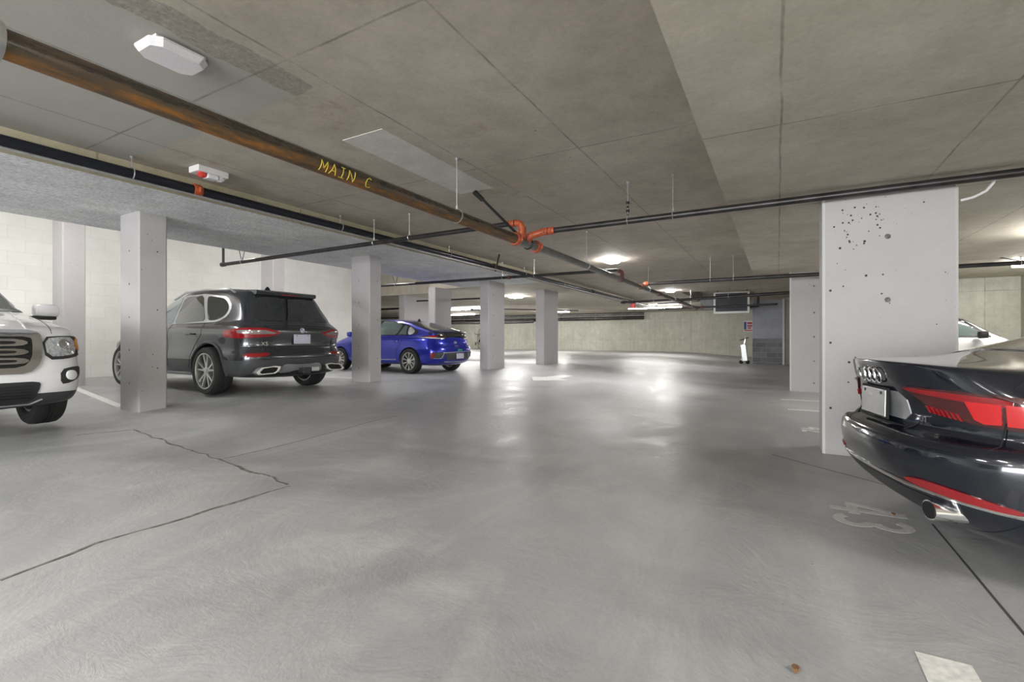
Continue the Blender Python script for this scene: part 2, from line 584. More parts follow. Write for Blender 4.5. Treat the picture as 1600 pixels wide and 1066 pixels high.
# ------------------------------------------------------------------ columns
def column(x0, x1, y0, y1, ztop, label, group, ties=None, edge=0.02, bumpy=COLM, em=None):
    zb = min(fz(x, y) for x in (x0, x1) for y in (y0, y1)) - 0.03
    group = group or 'concrete columns of the garage'
    t = empty('concrete_column', ((x0 + x1) / 2, (y0 + y1) / 2, zb), 0, label, 'column', group)
    bm = bmesh.new()
    hx, hy = (x1 - x0) / 2, (y1 - y0) / 2
    v = [(-hx + edge, -hy), (hx - edge, -hy), (hx, -hy + edge), (hx, hy - edge), (hx - edge, hy), (-hx + edge, hy), (-hx, hy - edge), (-hx, -hy + edge)]
    lo = [bm.verts.new((a, b, 0)) for a, b in v]
    hi = [bm.verts.new((a, b, ztop - zb)) for a, b in v]
    for i in range(8):
        f = bm.faces.new((lo[i], lo[(i + 1) % 8], hi[(i + 1) % 8], hi[i]))
        f.material_index = 1 if i % 2 else 0
    bm.faces.new(lo)
    bm.faces.new(hi)
    link('shaft', bm, [bumpy, em or COLM], t)
    for (px, py, pz, nx, ny, r) in (ties or []):
        bm = bmesh.new()
        # a shallow cone recess plug
        c = Vector((px - t.location.x, py - t.location.y, pz - zb))
        lathe(bm, c, (nx, ny, 0), [(r, -0.004), (r, 0.0015), (r * 0.7, 0.002), (r * 0.65, -0.004)], 12)
        lathe(bm, c, (nx, ny, 0), [(r * .68, -0.004), (r * .68, 0.0012)], 12, 0, False)
        link('tie_hole', bm, CRACK if r > 0.012 else BLKM, t)
    return t


def ties_left(x, y0, y1, yface, xm):
    out = []
    for z in (0.5, 0.95, 1.4, 1.85, 2.3):
        out.append((xm, yface, z, 0, -1, 0.014))
    for z in (0.7, 1.5, 2.3):
        out.append((x, (y0 + y1) / 2 + 0.05, z, 1, 0, 0.009))
    return out


G = 'square painted concrete columns along the left parking bays'
column(-7.97, -7.45, 3.13, 3.48, Z_LEFT, 'grey painted concrete column between the white pickup truck and the dark grey SUV', None,
       ties_left(-7.45, 3.13, 3.48, 3.13, -7.7))
column(-7.78, -7.25, 7.06, 7.40, Z_LEFT, 'grey painted concrete column between the dark grey SUV and the blue hatchback', None,
       ties_left(-7.25, 7.06, 7.40, 7.06, -7.55))
column(-7.63, -7.32, 11.75, 12.68, Z_LEFT, 'wide concrete column just right of the blue hatchback', None,
       [(-7.32, 12.0, z, 1, 0, 0.018) for z in (0.6, 1.2, 1.8, 2.4)])
column(-7.36, -7.03, 14.9, 16.1, Z_LEFT, 'wide concrete column standing free right of the bicycle, farthest of the left row', None)
column(-12.4, -11.9, 3.77, 4.12, 3.8, 'concrete column against the white block wall behind the white pickup truck', None)
column(-12.45, -11.9, 8.11, 8.45, 3.8, 'concrete column against the white block wall behind the dark grey SUV', None)
column(-10.16, -9.86, 12.5, 13.4, Z_LEFT, 'bright-edged concrete column behind the roof of the blue hatchback', None)
column(-13.1, -12.8, 14.3, 15.9, Z_LEFT, 'broad concrete column seen far behind the blue hatchback, beside overhead ducts', None)
big_t = []
for z in (0.82, 1.44, 2.07):
    big_t.append((0.955, 5.95, z + 0.05, 0, -1, 0.026))
random.seed(3)
for i in range(40):
    zz = 2.28 + random.gauss(0, 0.13)
    big_t.append((0.46 + random.random() * 0.48, 5.95, min(zz, 2.55), 0, -1, random.choice((0.004, 0.006, 0.009))))
for i in range(24):
    big_t.append((0.46 + random.random() * 0.98, 5.95, 0.25 + random.random() * 2.2, 0, -1, random.choice((0.005, 0.008, 0.012))))
column(0.41, 1.49, 5.95, 6.4, Z_RIGHT, 'very wide pitted concrete column directly behind the black coupe', None, big_t, 0.025, COLM, EDGE)
column(0.25, 1.1, 12.75, 13.25, Z_MAIN, 'wide concrete column partly hidden behind the big pitted column', None,
       [(0.72, 12.75, z, 0, -1, 0.02) for z in (0.1, 0.6, 1.15, 1.7, 2.3)], 0.02, COLM, EDGE)


# ------------------------------------------------------------------ floor joints, paint
def drape(name, pts, width, m, lift=0.004, kind=True, jit=0.0, n=None):
    """a strip lying on the floor along a polyline"""
    bm = bmesh.new()
    P = []
    for a, b in zip(pts[:-1], pts[1:]):
        a, b = Vector((*a, 0)), Vector((*b, 0))
        k = max(2, int((b - a).length / 0.12))
        P += [a.lerp(b, i / k) for i in range(k)]
    P.append(Vector((*pts[-1], 0)))
    rows = []
    for i, p in enumerate(P):
        t = (P[min(i + 1, len(P) - 1)] - P[max(i - 1, 0)]).normalized()
        nrm = Vector((-t.y, t.x, 0))
        o = nrm * random.uniform(-jit, jit)
        wd = width * (random.uniform(0.4, 1.5) if jit else 1)
        a, b = p + o + nrm * wd / 2, p + o - nrm * wd / 2
        rows.append([bm.verts.new((q.x, q.y, fz(q.x, q.y) + h)) for q, h in ((a, 0), (a, lift), (b, lift), (b, 0))])
    for i in range(len(rows) - 1):
        for k in range(3):
            bm.faces.new((rows[i][k], rows[i][k + 1], rows[i + 1][k + 1], rows[i + 1][k]))
    o = link(name, bm, m)
    if kind:
        o['kind'] = 'structure'
    return o


drape('trim_1', [(0.81, -2.0), (0.81, 3.72)], 0.010, JOINT, 0.002)
drape('trim_2', [(0.72, 4.65), (-0.05, 5.6)], 0.008, JOINT, 0.002)


def fp(px, py, z=None):
    """floor point seen at a pixel of the photograph (used once to survey positions)"""
    s, c = math.sin(TH), math.cos(TH)
    zz = 0.0 if z is None else z
    for _ in range(30):
        d = 745 * (1.10 - zz) / (py - 530)
        xc = (px - 800) / 745 * d
        X, Y = xc * c - d * s, xc * s + d * c
        if z is None:
            zz = 0.5 * zz + 0.5 * fz(X, Y)
    return (X, Y)


drape('trim_3', [fp(205, 672), fp(330, 715), fp(452, 757)], 0.024, CRACK, 0.003, True, 0.022)
drape('trim_4', [fp(452, 760), fp(330, 797), fp(150, 850), fp(0, 908)], 0.018, CRACK, 0.003, True, 0.014)
drape('trim_5', [fp(350, 717), fp(620, 650)], 0.006, CRACK, 0.002, True, 0.0)
drape('trim_6', [fp(120, 680), fp(205, 672)], 0.015, CRACK, 0.002, True, 0.01)


def painted(name, polys, m, label, cat, group=None, lift=0.003):
    """flat painted mark: polygons of floor points"""
    bm = bmesh.new()
    for pi_, poly in enumerate(polys):
        b2 = bmesh.new()
        b2.faces.new([b2.verts.new((x, y, 0)) for x, y in poly])
        bmesh.ops.triangulate(b2, faces=b2.faces)
        lo = [min(p[i] for p in poly) for i in (0, 1)]
        hi = [max(p[i] for p in poly) for i in (0, 1)]
        for ax in (0, 1):
            st = 0.25
            k = math.floor(lo[ax] / st) * st
            while k < hi[ax]:
                co = [0, 0, 0]; co[ax] = k
                no = [0, 0, 0]; no[ax] = 1
                bmesh.ops.bisect_plane(b2, geom=b2.verts[:] + b2.edges[:] + b2.faces[:], plane_co=co, plane_no=no)
                k += st
        vm = {v: bm.verts.new((v.co.x, v.co.y, fz(v.co.x, v.co.y) + lift + pi_ * 0.00012)) for v in b2.verts}
        for f in b2.faces:
            bm.faces.new([vm[v] for v in f.verts])
        b2.free()
    bmesh.ops.recalc_face_normals(bm, faces=bm.faces)
    for f in bm.faces:
        if f.normal.z < 0:
            f.normal_flip()
    me = bpy.data.meshes.new(name)
    bm.to_mesh(me)
    bm.free()
    me.materials.append(m)
    o = bpy.data.objects.new(name, me)
    COL.objects.link(o)
    prop(o, label, cat, group or {'parking_line': 'painted parking lines', 'stall_number': 'painted stall marks on the floor'}.get(name))
    md = o.modifiers.new('thin', 'SOLIDIFY')
    md.thickness = 0.001
    md.offset = -1
    return o


def rect(a, b, w):
    a, b = Vector(a), Vector(b)
    t = (b - a).normalized()
    n = Vector((-t.y, t.x)) * w / 2
    return [tuple(a + n), tuple(b + n), tuple(b - n), tuple(a - n)]


def arcstrip(cx, cy, r, w, a0, a1, sx=1.0, n=14):
    """thick arc in letter space (u right, v up)"""
    o, i = [], []
    for k in range(n + 1):
        a = math.radians(a0 + (a1 - a0) * k / n)
        o.append((cx + math.cos(a) * (r + w / 2) * sx, cy + math.sin(a) * (r + w / 2)))
        i.append((cx + math.cos(a) * (r - w / 2) * sx, cy + math.sin(a) * (r - w / 2)))
    out = []
    for k in range(n):
        out.append([o[k], o[k + 1], i[k + 1], i[k]])
    return out


def to_floor(polys, x, y, s):
    """letter space -> floor: u runs to -Y, v (up) runs to +X"""
    return [[(x + v * s, y - u * s) for u, v in p] for p in polys]


FOUR = [rect((0.03, 0.32), (0.62, 0.32), 0.15), rect((0.43, 0.0), (0.43, 1.0), 0.16), rect((0.07, 0.30), (0.38, 0.97), 0.13)]
THREE = arcstrip(0.30, 0.73, 0.20, 0.14, 150, -90) + arcstrip(0.30, 0.27, 0.20, 0.15, 90, -150)
TWO = arcstrip(0.30, 0.72, 0.21, 0.14, 165, -35) + [rect((0.46, 0.63), (0.10, 0.08), 0.14), rect((0.04, 0.07), (0.58, 0.07), 0.14)]
sz = 0.40
painted('stall_number', to_floor(FOUR, 0.30, 3.95, sz) + to_floor(THREE, 0.30, 3.68, sz), PAINT_WORN,
        'worn white painted stall number 43 on the floor behind the black coupe', 'floor marking')
painted('stall_number', to_floor([rect((-0.1, 0.0), (0.62, 0.0), 0.36)], 0.50, 2.13, 0.42), PAINT_W,
        'bright white painted floor mark at the bottom right corner of the frame', 'floor marking')
painted('stall_number', to_floor(FOUR, 0.28, 7.65, .36) + to_floor(TWO, 0.28, 7.4, .36), PAINT_W,
        'white painted stall number on the floor just left of the big pitted column', 'floor marking')
painted('parking_line', [rect((0.15, 9.4), (1.0, 9.4), 0.10)], PAINT_W,
        'short white parking line left of the big pitted column, far beyond the stall number', 'floor marking')
painted('parking_line', [rect((0.05, 10.9), (1.0, 10.9), 0.10)], PAINT_W,
        'short white parking line on the floor in front of the partly hidden column', 'floor marking')
painted('parking_line', [rect(fp(190, 636), fp(118, 607), 0.10)], PAINT_W,
        'white parking line on the floor between the white pickup truck and the first column', 'floor marking')
painted('parking_line', [rect((-12.9, 7.6), (-7.9, 7.6), 0.10)], PAINT_W,
        'white parking line between the dark grey SUV and the blue hatchback', 'floor marking')
painted('parking_line', [rect((-12.9, 13.2), (-7.4, 13.2), 0.10)], PAINT_W,
        'white parking line on the floor beyond the blue hatchback', 'floor marking')
# direction arrow in the aisle
a0, a1, a2, a3 = fp(832, 592), fp(862, 594), fp(888, 593.5), fp(895, 587)
painted('direction_arrow', [[fp(831, 589), fp(833, 595), fp(850, 595), fp(888, 594), fp(873, 592), fp(896, 587.5), fp(880, 586), fp(850, 589.5)]],
        PAINT_W, 'white painted direction arrow on the aisle floor right of the far column', 'floor marking')
for k, (px, py, la) in enumerate(((1243, 1048, 'small brown dry leaf lying on the floor near the bottom of the frame'),
                                  (1396, 805, 'small brown dry leaf lying on the painted stall number 43'))):
    x, y = fp(px, py)
    bm = bmesh.new()
    pts = [(0, -.028), (.009, -.012), (.012, .004), (.006, .018), (0, .026), (-.007, .016), (-.012, .002), (-.008, -.014)]
    top = [bm.verts.new((x + a, y + b, fz(x, y) + 0.007 + abs(a) * .6)) for a, b in pts]
    lo = [bm.verts.new((x + a, y + b, fz(x, y) + 0.004 + abs(a) * .5)) for a, b in pts]
    bm.faces.new(top); bm.faces.new(lo)
    for i in range(8):
        bm.faces.new((top[i], top[(i + 1) % 8], lo[(i + 1) % 8], lo[i]))
    prop(link('dry_leaf', bm, LEAF), la, 'leaf')


# ------------------------------------------------------------------ pipes
def arc(p0, p1, p2, n=6, r=0.12):
    """rounded corner points at p1"""
    p0, p1, p2 = Vector(p0), Vector(p1), Vector(p2)
    a = p1 + (p0 - p1).normalized() * r
    b = p1 + (p2 - p1).normalized() * r
    return [((1 - t) ** 2) * a + 2 * t * (1 - t) * p1 + t * t * b for t in [i / n for i in range(n + 1)]]


def coupling(parent, c, ax, R, m, lug=True):
    bm = bmesh.new()
    lathe(bm, c, ax, [(R * 0.9, -0.045), (R * 1.22, -0.045), (R * 1.34, -0.02), (R * 1.34, 0.02), (R * 1.22, 0.045), (R * 0.9, 0.045)], 20)
    if lug:
        a = Vector(ax).normalized()
        s = a.cross(Vector((0, 0, 1))) if abs(a.z) < 0.9 else Vector((1, 0, 0))
        s.normalize()
        for k in (-1, 1):
            p = Vector(c) + s * k * R * 1.45
            tube(bm, [p - Vector((0, 0, 0.03)), p + Vector((0, 0, 0.03))], R * 0.22, 8)
            tube(bm, [p - s * k * R * .4 - Vector((0, 0, 0.0)), p + s * k * R * .1], R * 0.3, 8)
    return link('coupling', bm, m, parent, True)


def hanger(parent, c, ax, R, ztop, m=GALV, rod=0.006):
    bm = bmesh.new()
    c = Vector(c)
    torus(bm, c + Vector((0, 0, 0.008)), ax, R + 0.008, 0.0055, 20, 6)
    a = Vector(ax).normalized()
    tube(bm, [c + Vector((0, 0, R + 0.012)), c + Vector((0, 0, R + 0.05))], 0.012, 8)
    tube(bm, [c + Vector((0, 0, R + 0.03)), (c.x, c.y, ztop)], rod, 8)
    tube(bm, [(c.x, c.y, ztop - 0.02), (c.x, c.y, ztop)], 0.018, 8)
    return link('hanger', bm, m, parent, True)


def strokes(parent, name, letters, origin_y, step, x0, z0, R, m, h=0.14, w=0.075):
    """hand-written capitals wrapped round a pipe that runs along Y"""
    y = origin_y
    A = {'M': [[(0, 0), (0.05, 1), (0.5, 0.35), (0.95, 1), (1, 0)]], 'A': [[(0, 0), (0.5, 1), (1, 0)], [(0.2, 0.38), (0.85, 0.38)]],
         'I': [[(0.5, 0), (0.5, 1)], [(0.1, 0), (0.9, 0)], [(0.2, 1), (0.8, 1)]], 'N': [[(0, 0), (0, 1), (0.95, 0), (1, 1)]],
         'C': [[(0.95, 0.88), (0.6, 1.0), (0.2, 0.8), (0.05, 0.45), (0.25, 0.1), (0.6, 0), (1, 0.12)]]}
    for ch in letters:
        if ch in A:
            bm = bmesh.new()
            for st in A[ch]:
                P = []
                for (u0, v0), (u1, v1) in zip(st[:-1], st[1:]):
                    for i in range(6):
                        t = i / 6
                        P.append((u0 + (u1 - u0) * t, v0 + (v1 - v0) * t))
                P.append(st[-1])
                pts = []
                for u, v in P:
                    ang = math.radians(-58) + v * h / R
                    pts.append((x0 + math.cos(ang) * (R + 0.001), y + u * w, z0 + math.sin(ang) * (R + 0.001)))
                tube(bm, pts, 0.0036, 6)
            link(name, bm, m, parent, True, 'hand written yellow letter ' + ch)
        y += step


XM, ZM = -3.02, 2.42
mp = empty('sprinkler_main_pipe', (XM, 6.5, ZM), 0,
           'large rust-streaked steel main pipe under the ceiling with yellow writing MAIN C', 'pipe')


def L(o, p):
    return Vector(p) - o.location


RM = 0.067
bm = bmesh.new()
tube(bm, [L(mp, (XM, 0.7, ZM)), L(mp, (XM, 5.55, ZM))], RM, 28)
link('near_pipe', bm, RUST, mp, True, 'brown rusted thick pipe section')
bm = bmesh.new()
tube(bm, [L(mp, (XM, -9.2, ZM)), L(mp, (XM, 0.7, ZM))], RM, 28)
link('near_pipe', bm, RUST, mp, True)
bm = bmesh.new()
tube(bm, [L(mp, (XM, 5.55, ZM)), L(mp, (XM, 6.15, ZM))], RM * 0.98, 28)
tube(bm, [L(mp, (XM, 6.15, ZM)), L(mp, (XM, 21.6, ZM))], 0.055, 24)
link('far_pipe', bm, PIPEG, mp, True, 'greyer thinner pipe section')
coupling(mp, L(mp, (XM, 0.70, ZM)), (0, 1, 0), RM * 1.05, GALV, False)
for yy, mm in ((5.52, REDF), (6.12, REDF)):
    coupling(mp, L(mp, (XM, yy, ZM)), (0, 1, 0), RM, mm)
for yy in (10.3, 12.05, 14.2, 17.6, 21.5):
    coupling(mp, L(mp, (XM, yy, ZM)), (0, 1, 0), 0.055, DKRED)
for yy in (0.2, 4.2, 8.2, 12.9, 16.5, 20):
    hanger(mp, L(mp, (XM, yy, ZM)), (0, 1, 0), RM if yy < 6 else 0.055, Z_MAIN - ZM)
strokes(mp, 'letter', 'MAIN C', 2.40 - 6.5, 0.088, 0, 0, RM, YEL, 0.08, 0.06)
# tee risers on the main
bm = bmesh.new()
zc = 2.56
tube(bm, [L(mp, (XM, 5.70, ZM)), L(mp, (XM, 5.70, zc + .06))], 0.055, 16)
tube(bm, [L(mp, q) for q in arc((XM, 5.70, ZM), (XM, 5.70, zc + .12), (XM - .5, 5.70, zc + .12), 8, 0.10)], 0.045, 16)
tube(bm, [L(mp, (XM, 5.80, ZM)), L(mp, (XM + .10, 5.80, zc - .04))], 0.05, 16)
tube(bm, [L(mp, (XM + .04, 5.80, zc - .06)), L(mp, (XM + .26, 5.87, zc))], 0.048, 16)
link('branch_tee', bm, REDF, mp, True)
bm = bmesh.new()
torus(bm, L(mp, (XM, 5.88, ZM)), (0, 1, 0), RM + .004, 0.012, 24, 8)
link('strap', bm, BLKM, mp, True)
for yy in (10.3,):
    bm = bmesh.new()
    tube(bm, [L(mp, q) for q in [Vector((XM, yy + .15, ZM)), Vector((XM, yy + .15, ZM + .1))] + arc((XM, yy + .15, ZM + .05), (XM, yy + .15, ZM + .2), (XM - .5, yy + .15, ZM + .2), 8, .09)], 0.042, 14)
    link('branch_tee', bm, DKRED, mp, True)
# diagonal brace
bm = bmesh.new()
tube(bm, [L(mp, (XM - .02, 5.90, ZM)), L(mp, (XM - 0.42, 5.25, Z_MAIN - 0.05))], 0.018, 10)
tube(bm, [L(mp, (XM - .385, 5.32, Z_MAIN - .11)), L(mp, (XM - 0.45, 5.21, Z_MAIN - 0.02))], 0.032, 10)
link('brace', bm, BLKM, mp, True)


def branch(y, xa, za, xb, zb, R, m, label, cpl=(), hang=(), riser=None, zc=None, y2=None, sway=(), cm=REDF, hm=GALV, name='sprinkler_branch_pipe'):
    o = empty(name, (xa, y, za), 0, label, 'pipe', 'sprinkler branch pipes crossing the garage')
    y2 = y if y2 is None else y2
    f = lambda x: za + (zb - za) * (x - xa) / (xb - xa)
    g = lambda x: y + (y2 - y) * (x - xa) / (xb - xa)
    bm = bmesh.new()
    tube(bm, [L(o, (xa, y, za)), L(o, (xb, y2, zb))], R, 16)
    link('pipe_run', bm, m, o, True)
    for x in cpl:
        coupling(o, L(o, (x, g(x), f(x))), (1, 0, 0), R, cm)
    for x, zt in hang:
        hanger(o, L(o, (x, g(x), f(x))), (1, 0, 0), R, zt - za)
    if riser:
        x, zt = riser
        bm = bmesh.new()
        tube(bm, [L(o, (x, g(x), f(x))), L(o, (x, g(x), zt))], R * 0.7, 12)
        lathe(bm, L(o, (x, g(x), f(x))), (1, 0, 0), [(R * .5, -.05), (R * 1.3, -.05), (R * 1.3, .05), (R * .5, .05)], 14)
        tube(bm, [L(o, (x, g(x), zt - .01)), L(o, (x, g(x), zt))], R * 1.6, 12)
        link('riser', bm, m, o, True)
    for x, dx, zt in sway:
        bm = bmesh.new()
        tube(bm, [L(o, (x, g(x), f(x))), L(o, (x + dx, g(x) + .02, zt))], 0.007, 8)
        tube(bm, [L(o, (x + dx, g(x) + .02, zt - .015)), L(o, (x + dx, g(x) + .02, zt))], 0.02, 8)
        link('sway_rod', bm, BLKM, o, True)
    return o


branch(5.70, -10.0, 2.64, XM - .13, 2.68, 0.036, PIPE, 'long dark sprinkler pipe crossing under the left beam from the orange tee',
       (XM - .16,), ((-9.35, 3.8), (-5.75, Z_MAIN), (-5.0, Z_MAIN)), (-10.0, 3.8), sway=((-9.35, -.5, 3.8), (-9.35, .4, 3.8)))
bA = branch(5.87, XM + .26, 2.56, 5.9, 2.55, 0.038, PIPE, 'long dark sprinkler pipe running right from the orange tee across the big pitted column',
            (XM + .26, XM + .36), ((-1.62, Z_MAIN), (-1.08, Z_MAIN), (1.95, Z_RIGHT)), y2=5.72)
bm = bmesh.new()
for k in range(4):
    tube(bm, [L(bA, (-1.62, 5.85, 2.62 + k * .05)), L(bA, (-1.62, 5.85, 2.65 + k * .05))], 0.022 if k % 2 else 0.012, 10)
link('sway_clamp', bm, BLKM, bA, True)
branch(10.45, -10.6, 2.68, XM - .1, 2.64, 0.036, PIPE, 'dark sprinkler pipe crossing in front of the wide columns beyond the orange tee',
       (-5.9,), ((-9.7, 3.8), (-6.1, Z_MAIN), (-5.2, Z_MAIN)), (-10.6, 3.8), cm=DKRED, sway=((-9.7, -.5, 3.8), (-9.7, .4, 3.8)))
branch(12.2, XM + .03, 2.50, 4.6, 2.50, 0.042, PIPE, 'dark sprinkler pipe running right to the partly hidden column and side bay',
       (XM + .12, 4.5), ((-1.4, Z_MAIN), (-0.9, Z_MAIN), (3.9, Z_RIGHT)), (4.6, Z_RIGHT), sway=((4.0, -.35, Z_RIGHT), (4.0, .25, Z_RIGHT)))
branch(17.5, -5.1, 2.46, XM, 2.50, 0.04, PIPE, 'short black stub pipe with an end cap at the far main pipe', (-5.0, -4.6), ((-3.9, Z_MAIN),), cm=BLKM)
branch(17.6, XM, 2.48, 1.5, 2.62, 0.05, PIPE, 'thick dark pipe passing below the hanging unit heater', (), ((-1.45, Z_MAIN),))
branch(21.5, -4.6, 2.42, 0.0, 2.48, 0.04, PIPE, 'low dark pipe meeting the far red-coupled end of the main pipe', (-3.3, -2.8), (), cm=DKRED)
branch(20.9, -4.5, 2.62, XM + .2, 2.66, 0.025, PIPE, 'thin dark pipe above the strip lights near the end of the main pipe', (), ())
# left run beside the beam face
XB, ZB = -6.02, 2.86
lp = empty('sprinkler_supply_pipe', (XB, 9, ZB), 0, 'long glossy black pipe hanging along the cream beam face on the left', 'pipe')
bm = bmesh.new()
tube(bm, [L(lp, (XB, -9.2, ZB)), L(lp, (XB, 26.8, ZB))], 0.058, 24)
link('pipe_run', bm, PIPEB, lp, True)
coupling(lp, L(lp, (XB, 3.12, ZB)), (0, 1, 0), 0.058, REDF)
coupling(lp, L(lp, (XB, 9.9, ZB)), (0, 1, 0), 0.058, DKRED)
coupling(lp, L(lp, (XB, 16.9, ZB)), (0, 1, 0), 0.058, BLKM)
for yy in (2.47, 5.25, 8.1, 11.5, 14.2):
    hanger(lp, L(lp, (XB, yy, ZB)), (0, 1, 0), 0.058, Z_MAIN - ZB, GALV)
bm = bmesh.new()
tube(bm, [L(lp, (XB + .02, 9.95, ZB - .1)), L(lp, (XB + .45, 9.4, Z_MAIN - .02))], 0.02, 8)
link('brace', bm, BLKM, lp, True)
bm = bmesh.new()
tube(bm, [(XB + .09, -9.2, 2.775), (XB + .09, 26.8, 2.775)], 0.013, 10)
prop(link('conduit', bm, GALV, None, True), 'thin galvanised conduit just below the glossy black pipe on the left beam', 'conduit')
# pipes along the far back wall
for k, (z, R, m, la) in enumerate(((2.95, .09, PIPEG, 'upper dark pipe along the far back wall'), (2.66, .13, PIPE, 'lower thick dark pipe along the far back wall'))):
    o = empty('wall_pipe', (-18, 34.6, z), 0, la, 'pipe', 'pipes along the far back wall')
    bm = bmesh.new()
    tube(bm, [(-12.8, 0, 0), (9.6, 0, 0)], R, 14)
    link('pipe_run', bm, m, o, True)
    for x in (-9, -6, -3, 0, 3, 6, 8):
        hanger(o, (x, 0, 0), (1, 0, 0), R, 3.05 - z, GALV)
for k, (y, z, R, la) in enumerate(((18.0, 2.62, .05, 'highest dark pipe seen through the gap left of the broad far column'),
                                   (23.0, 2.45, .06, 'middle dark pipe seen through the gap left of the broad far column'),
                                   (27.0, 2.2, .10, 'lowest thick dark duct pipe behind the blue hatchback roof'))):
    o = empty('overhead_pipe', (-20, y, z), 0, la, 'pipe', 'pipes seen left of the broad far column')
    bm = bmesh.new()
    tube(bm, [(-8, 0, 0), (6.5, 0, 0)], R, 12)
    link('pipe_run', bm, PIPE, o, True)
    for x in (-5, -2, 1, 4):
        hanger(o, (x, 0, 0), (1, 0, 0), R, (2.81 if y < 20 else 3.05) - z, BLKM)
branch(14.8, -12.6, 2.62, -9.3, 2.60, .03, PIPE, 'thin dark pipe with an elbow in front of the broad far column', (-9.35,), ((-11, 2.81),), cm=BLKM)
branch(19.5, -13.2, 2.55, -11.6, 2.5, .04, PIPE, 'short black pipe stub left of the wide column beside the bicycle', (-13.1,), ((-12.4, 2.81),), cm=BLKM)
branch(22.2, -13.0, 2.72, -8.6, 2.5, .035, PIPEG, 'sloping grey pipe between the two wide columns past the wide columns', (), ((-10.9, 3.05),), cm=BLKM)
# cable loop by the big column
bm = bmesh.new()
tube(bm, [(1.72, 5.9, 2.62), (1.71, 5.9, 2.52), (1.66, 5.9, 2.45), (1.58, 5.92, 2.41), (1.50, 5.95, 2.40)], 0.012, 8)
prop(link('cable', bm, WHITEP, None, True), 'short white curved cable from the ceiling to the top of the big pitted column', 'cable')


# ------------------------------------------------------------------ lights
def wrap_light(x, y, z, label, lit, rz=0.0, L_=0.60, W_=0.22, cat='ceiling light'):
    grp = 'rectangular wraparound ceiling lights'
    t = empty('ceiling_light', (x, y, z), rz, label, cat, grp)
    bm = bmesh.new()
    box(bm, -W_ / 2 + .03, W_ / 2 - .03, -L_ / 2 + .03, L_ / 2 - .03, -0.02, 0.0, bev=0.005)
    link('base', bm, WHITEP, t)
    bm = bmesh.new()
    hx, hy, c = W_ / 2 - .004, L_ / 2 - .004, 0.06
    o8 = [(-hx + c, -hy), (hx - c, -hy), (hx, -hy + c), (hx, hy - c), (hx - c, hy), (-hx + c, hy), (-hx, hy - c), (-hx, -hy + c)]
    rings = [[bm.verts.new((a * s, b * (1 - (1 - s) * .5), zz)) for a, b in o8] for s, zz in ((1, -0.018), (1, -0.032), (0.80, -0.068))]
    for i in range(2):
        for k in range(8):
            bm.faces.new((rings[i][k], rings[i][(k + 1) % 8], rings[i + 1][(k + 1) % 8], rings[i + 1][k]))
    bm.faces.new(rings[2]); bm.faces.new(rings[0])
    link('diffuser', bm, GLOW if lit else LENS_OFF, t, label='glowing white diffuser' if lit else None)
    return t


def tube_light(x, y, z, rz, label, L_=1.22, drop=0.0, mat=GLOWT):
    t = empty('strip_light', (x, y, z), rz, label, 'strip light', 'long strip lights of the garage')
    bm = bmesh.new()
    box(bm, -L_ / 2, L_ / 2, -0.06, 0.06, -0.05, 0.0, bev=0.006)
    if drop:
        for s in (-1, 1):
            tube(bm, [(s * L_ * .4, 0, 0), (s * L_ * .4, 0, drop)], 0.005, 6)
    link('housing', bm, WHITEP, t)
    bm = bmesh.new()
    pr = [(-.055, -.05), (-.06, -.075), (-.04, -.1), (0, -.11), (.04, -.1), (.06, -.075), (.055, -.05)]
    a = [bm.verts.new((-L_ / 2 + .02, p, q)) for p, q in pr]
    b = [bm.verts.new((L_ / 2 - .02, p, q)) for p, q in pr]
    for i in range(7):
        bm.faces.new((a[i], a[(i + 1) % 7], b[(i + 1) % 7], b[i]))
    bm.faces.new(a); bm.faces.new(b)
    link('diffuser', bm, mat, t, label='glowing white tube cover')
    return t


wrap_light(-3.58, 1.70, Z_MAIN, 'unlit rectangular white ceiling light beside the rusty pipe near the camera', False, 0.0, 0.37, 0.31)
wrap_light(-3.56, 11.4, Z_MAIN, 'lit ceiling light above the middle of the aisle', True, 0, 0.5, 0.34)
wrap_light(-3.75, 19.7, Z_MAIN, 'lit ceiling light near the far end of the main pipe above the strip lights', True, 0, 0.4, 0.34)
wrap_light(-9.07, 16.6, Z_LEFT, 'small round-looking lit ceiling light seen between the two wide columns', True, 0, 0.5, 0.5)
wrap_light(-3.56, -5.5, Z_MAIN, 'unseen ceiling light added behind the camera to brighten the near aisle', True, 0, 0.6, 0.3)  # added lamp out of view, lifts the light in the near aisle
tube_light(-6.95, 27.9, 2.97, 0, 'left one of the two lit strip lights in line at the far wall', 1.48, .08)
tube_light(-5.42, 27.9, 2.97, 0, 'right one of the two lit strip lights in line at the far wall', 1.48, .08)
tube_light(4.62, 12.95, 2.61, 0.0, 'lit strip light at the right edge above the side bay', 1.22)
# strips in the parking bays behind the beams
for x, y, la in ((-10.4, 2.2, 'strip light in the bay behind the white pickup truck'), (-10.4, 6.1, 'strip light in the bay above the dark grey SUV'),
                 (-10.4, 10.4, 'strip light in the bay above the blue hatchback'), (-10.4, -3.0, 'strip light in the bay left of the camera')):
    tube_light(x, y, 3.79, PI / 2, la, 1.3, 0, GLOWB)
for x, y, la in ((-18.5, 24.5, 'lit strip light glowing behind the wide columns at the left'), (-16.0, 24.5, 'second lit strip light glowing behind the wide columns'),
                 (-13.5, 30.0, 'added strip light near the back wall beyond the columns'), (-21.5, 30.5, 'added strip light near the back wall above the bicycle')):
    tube_light(x, y, 3.03, 0, la, 2.4, 0, GLOWF)  # the pair near the back wall is added to brighten the far end
tube_light(3.6, 1.5, Z_RIGHT - .01, PI / 2, 'unseen strip light added over the parking stall of the black coupe', 1.3)  # this and the next two: added fill strips out of view
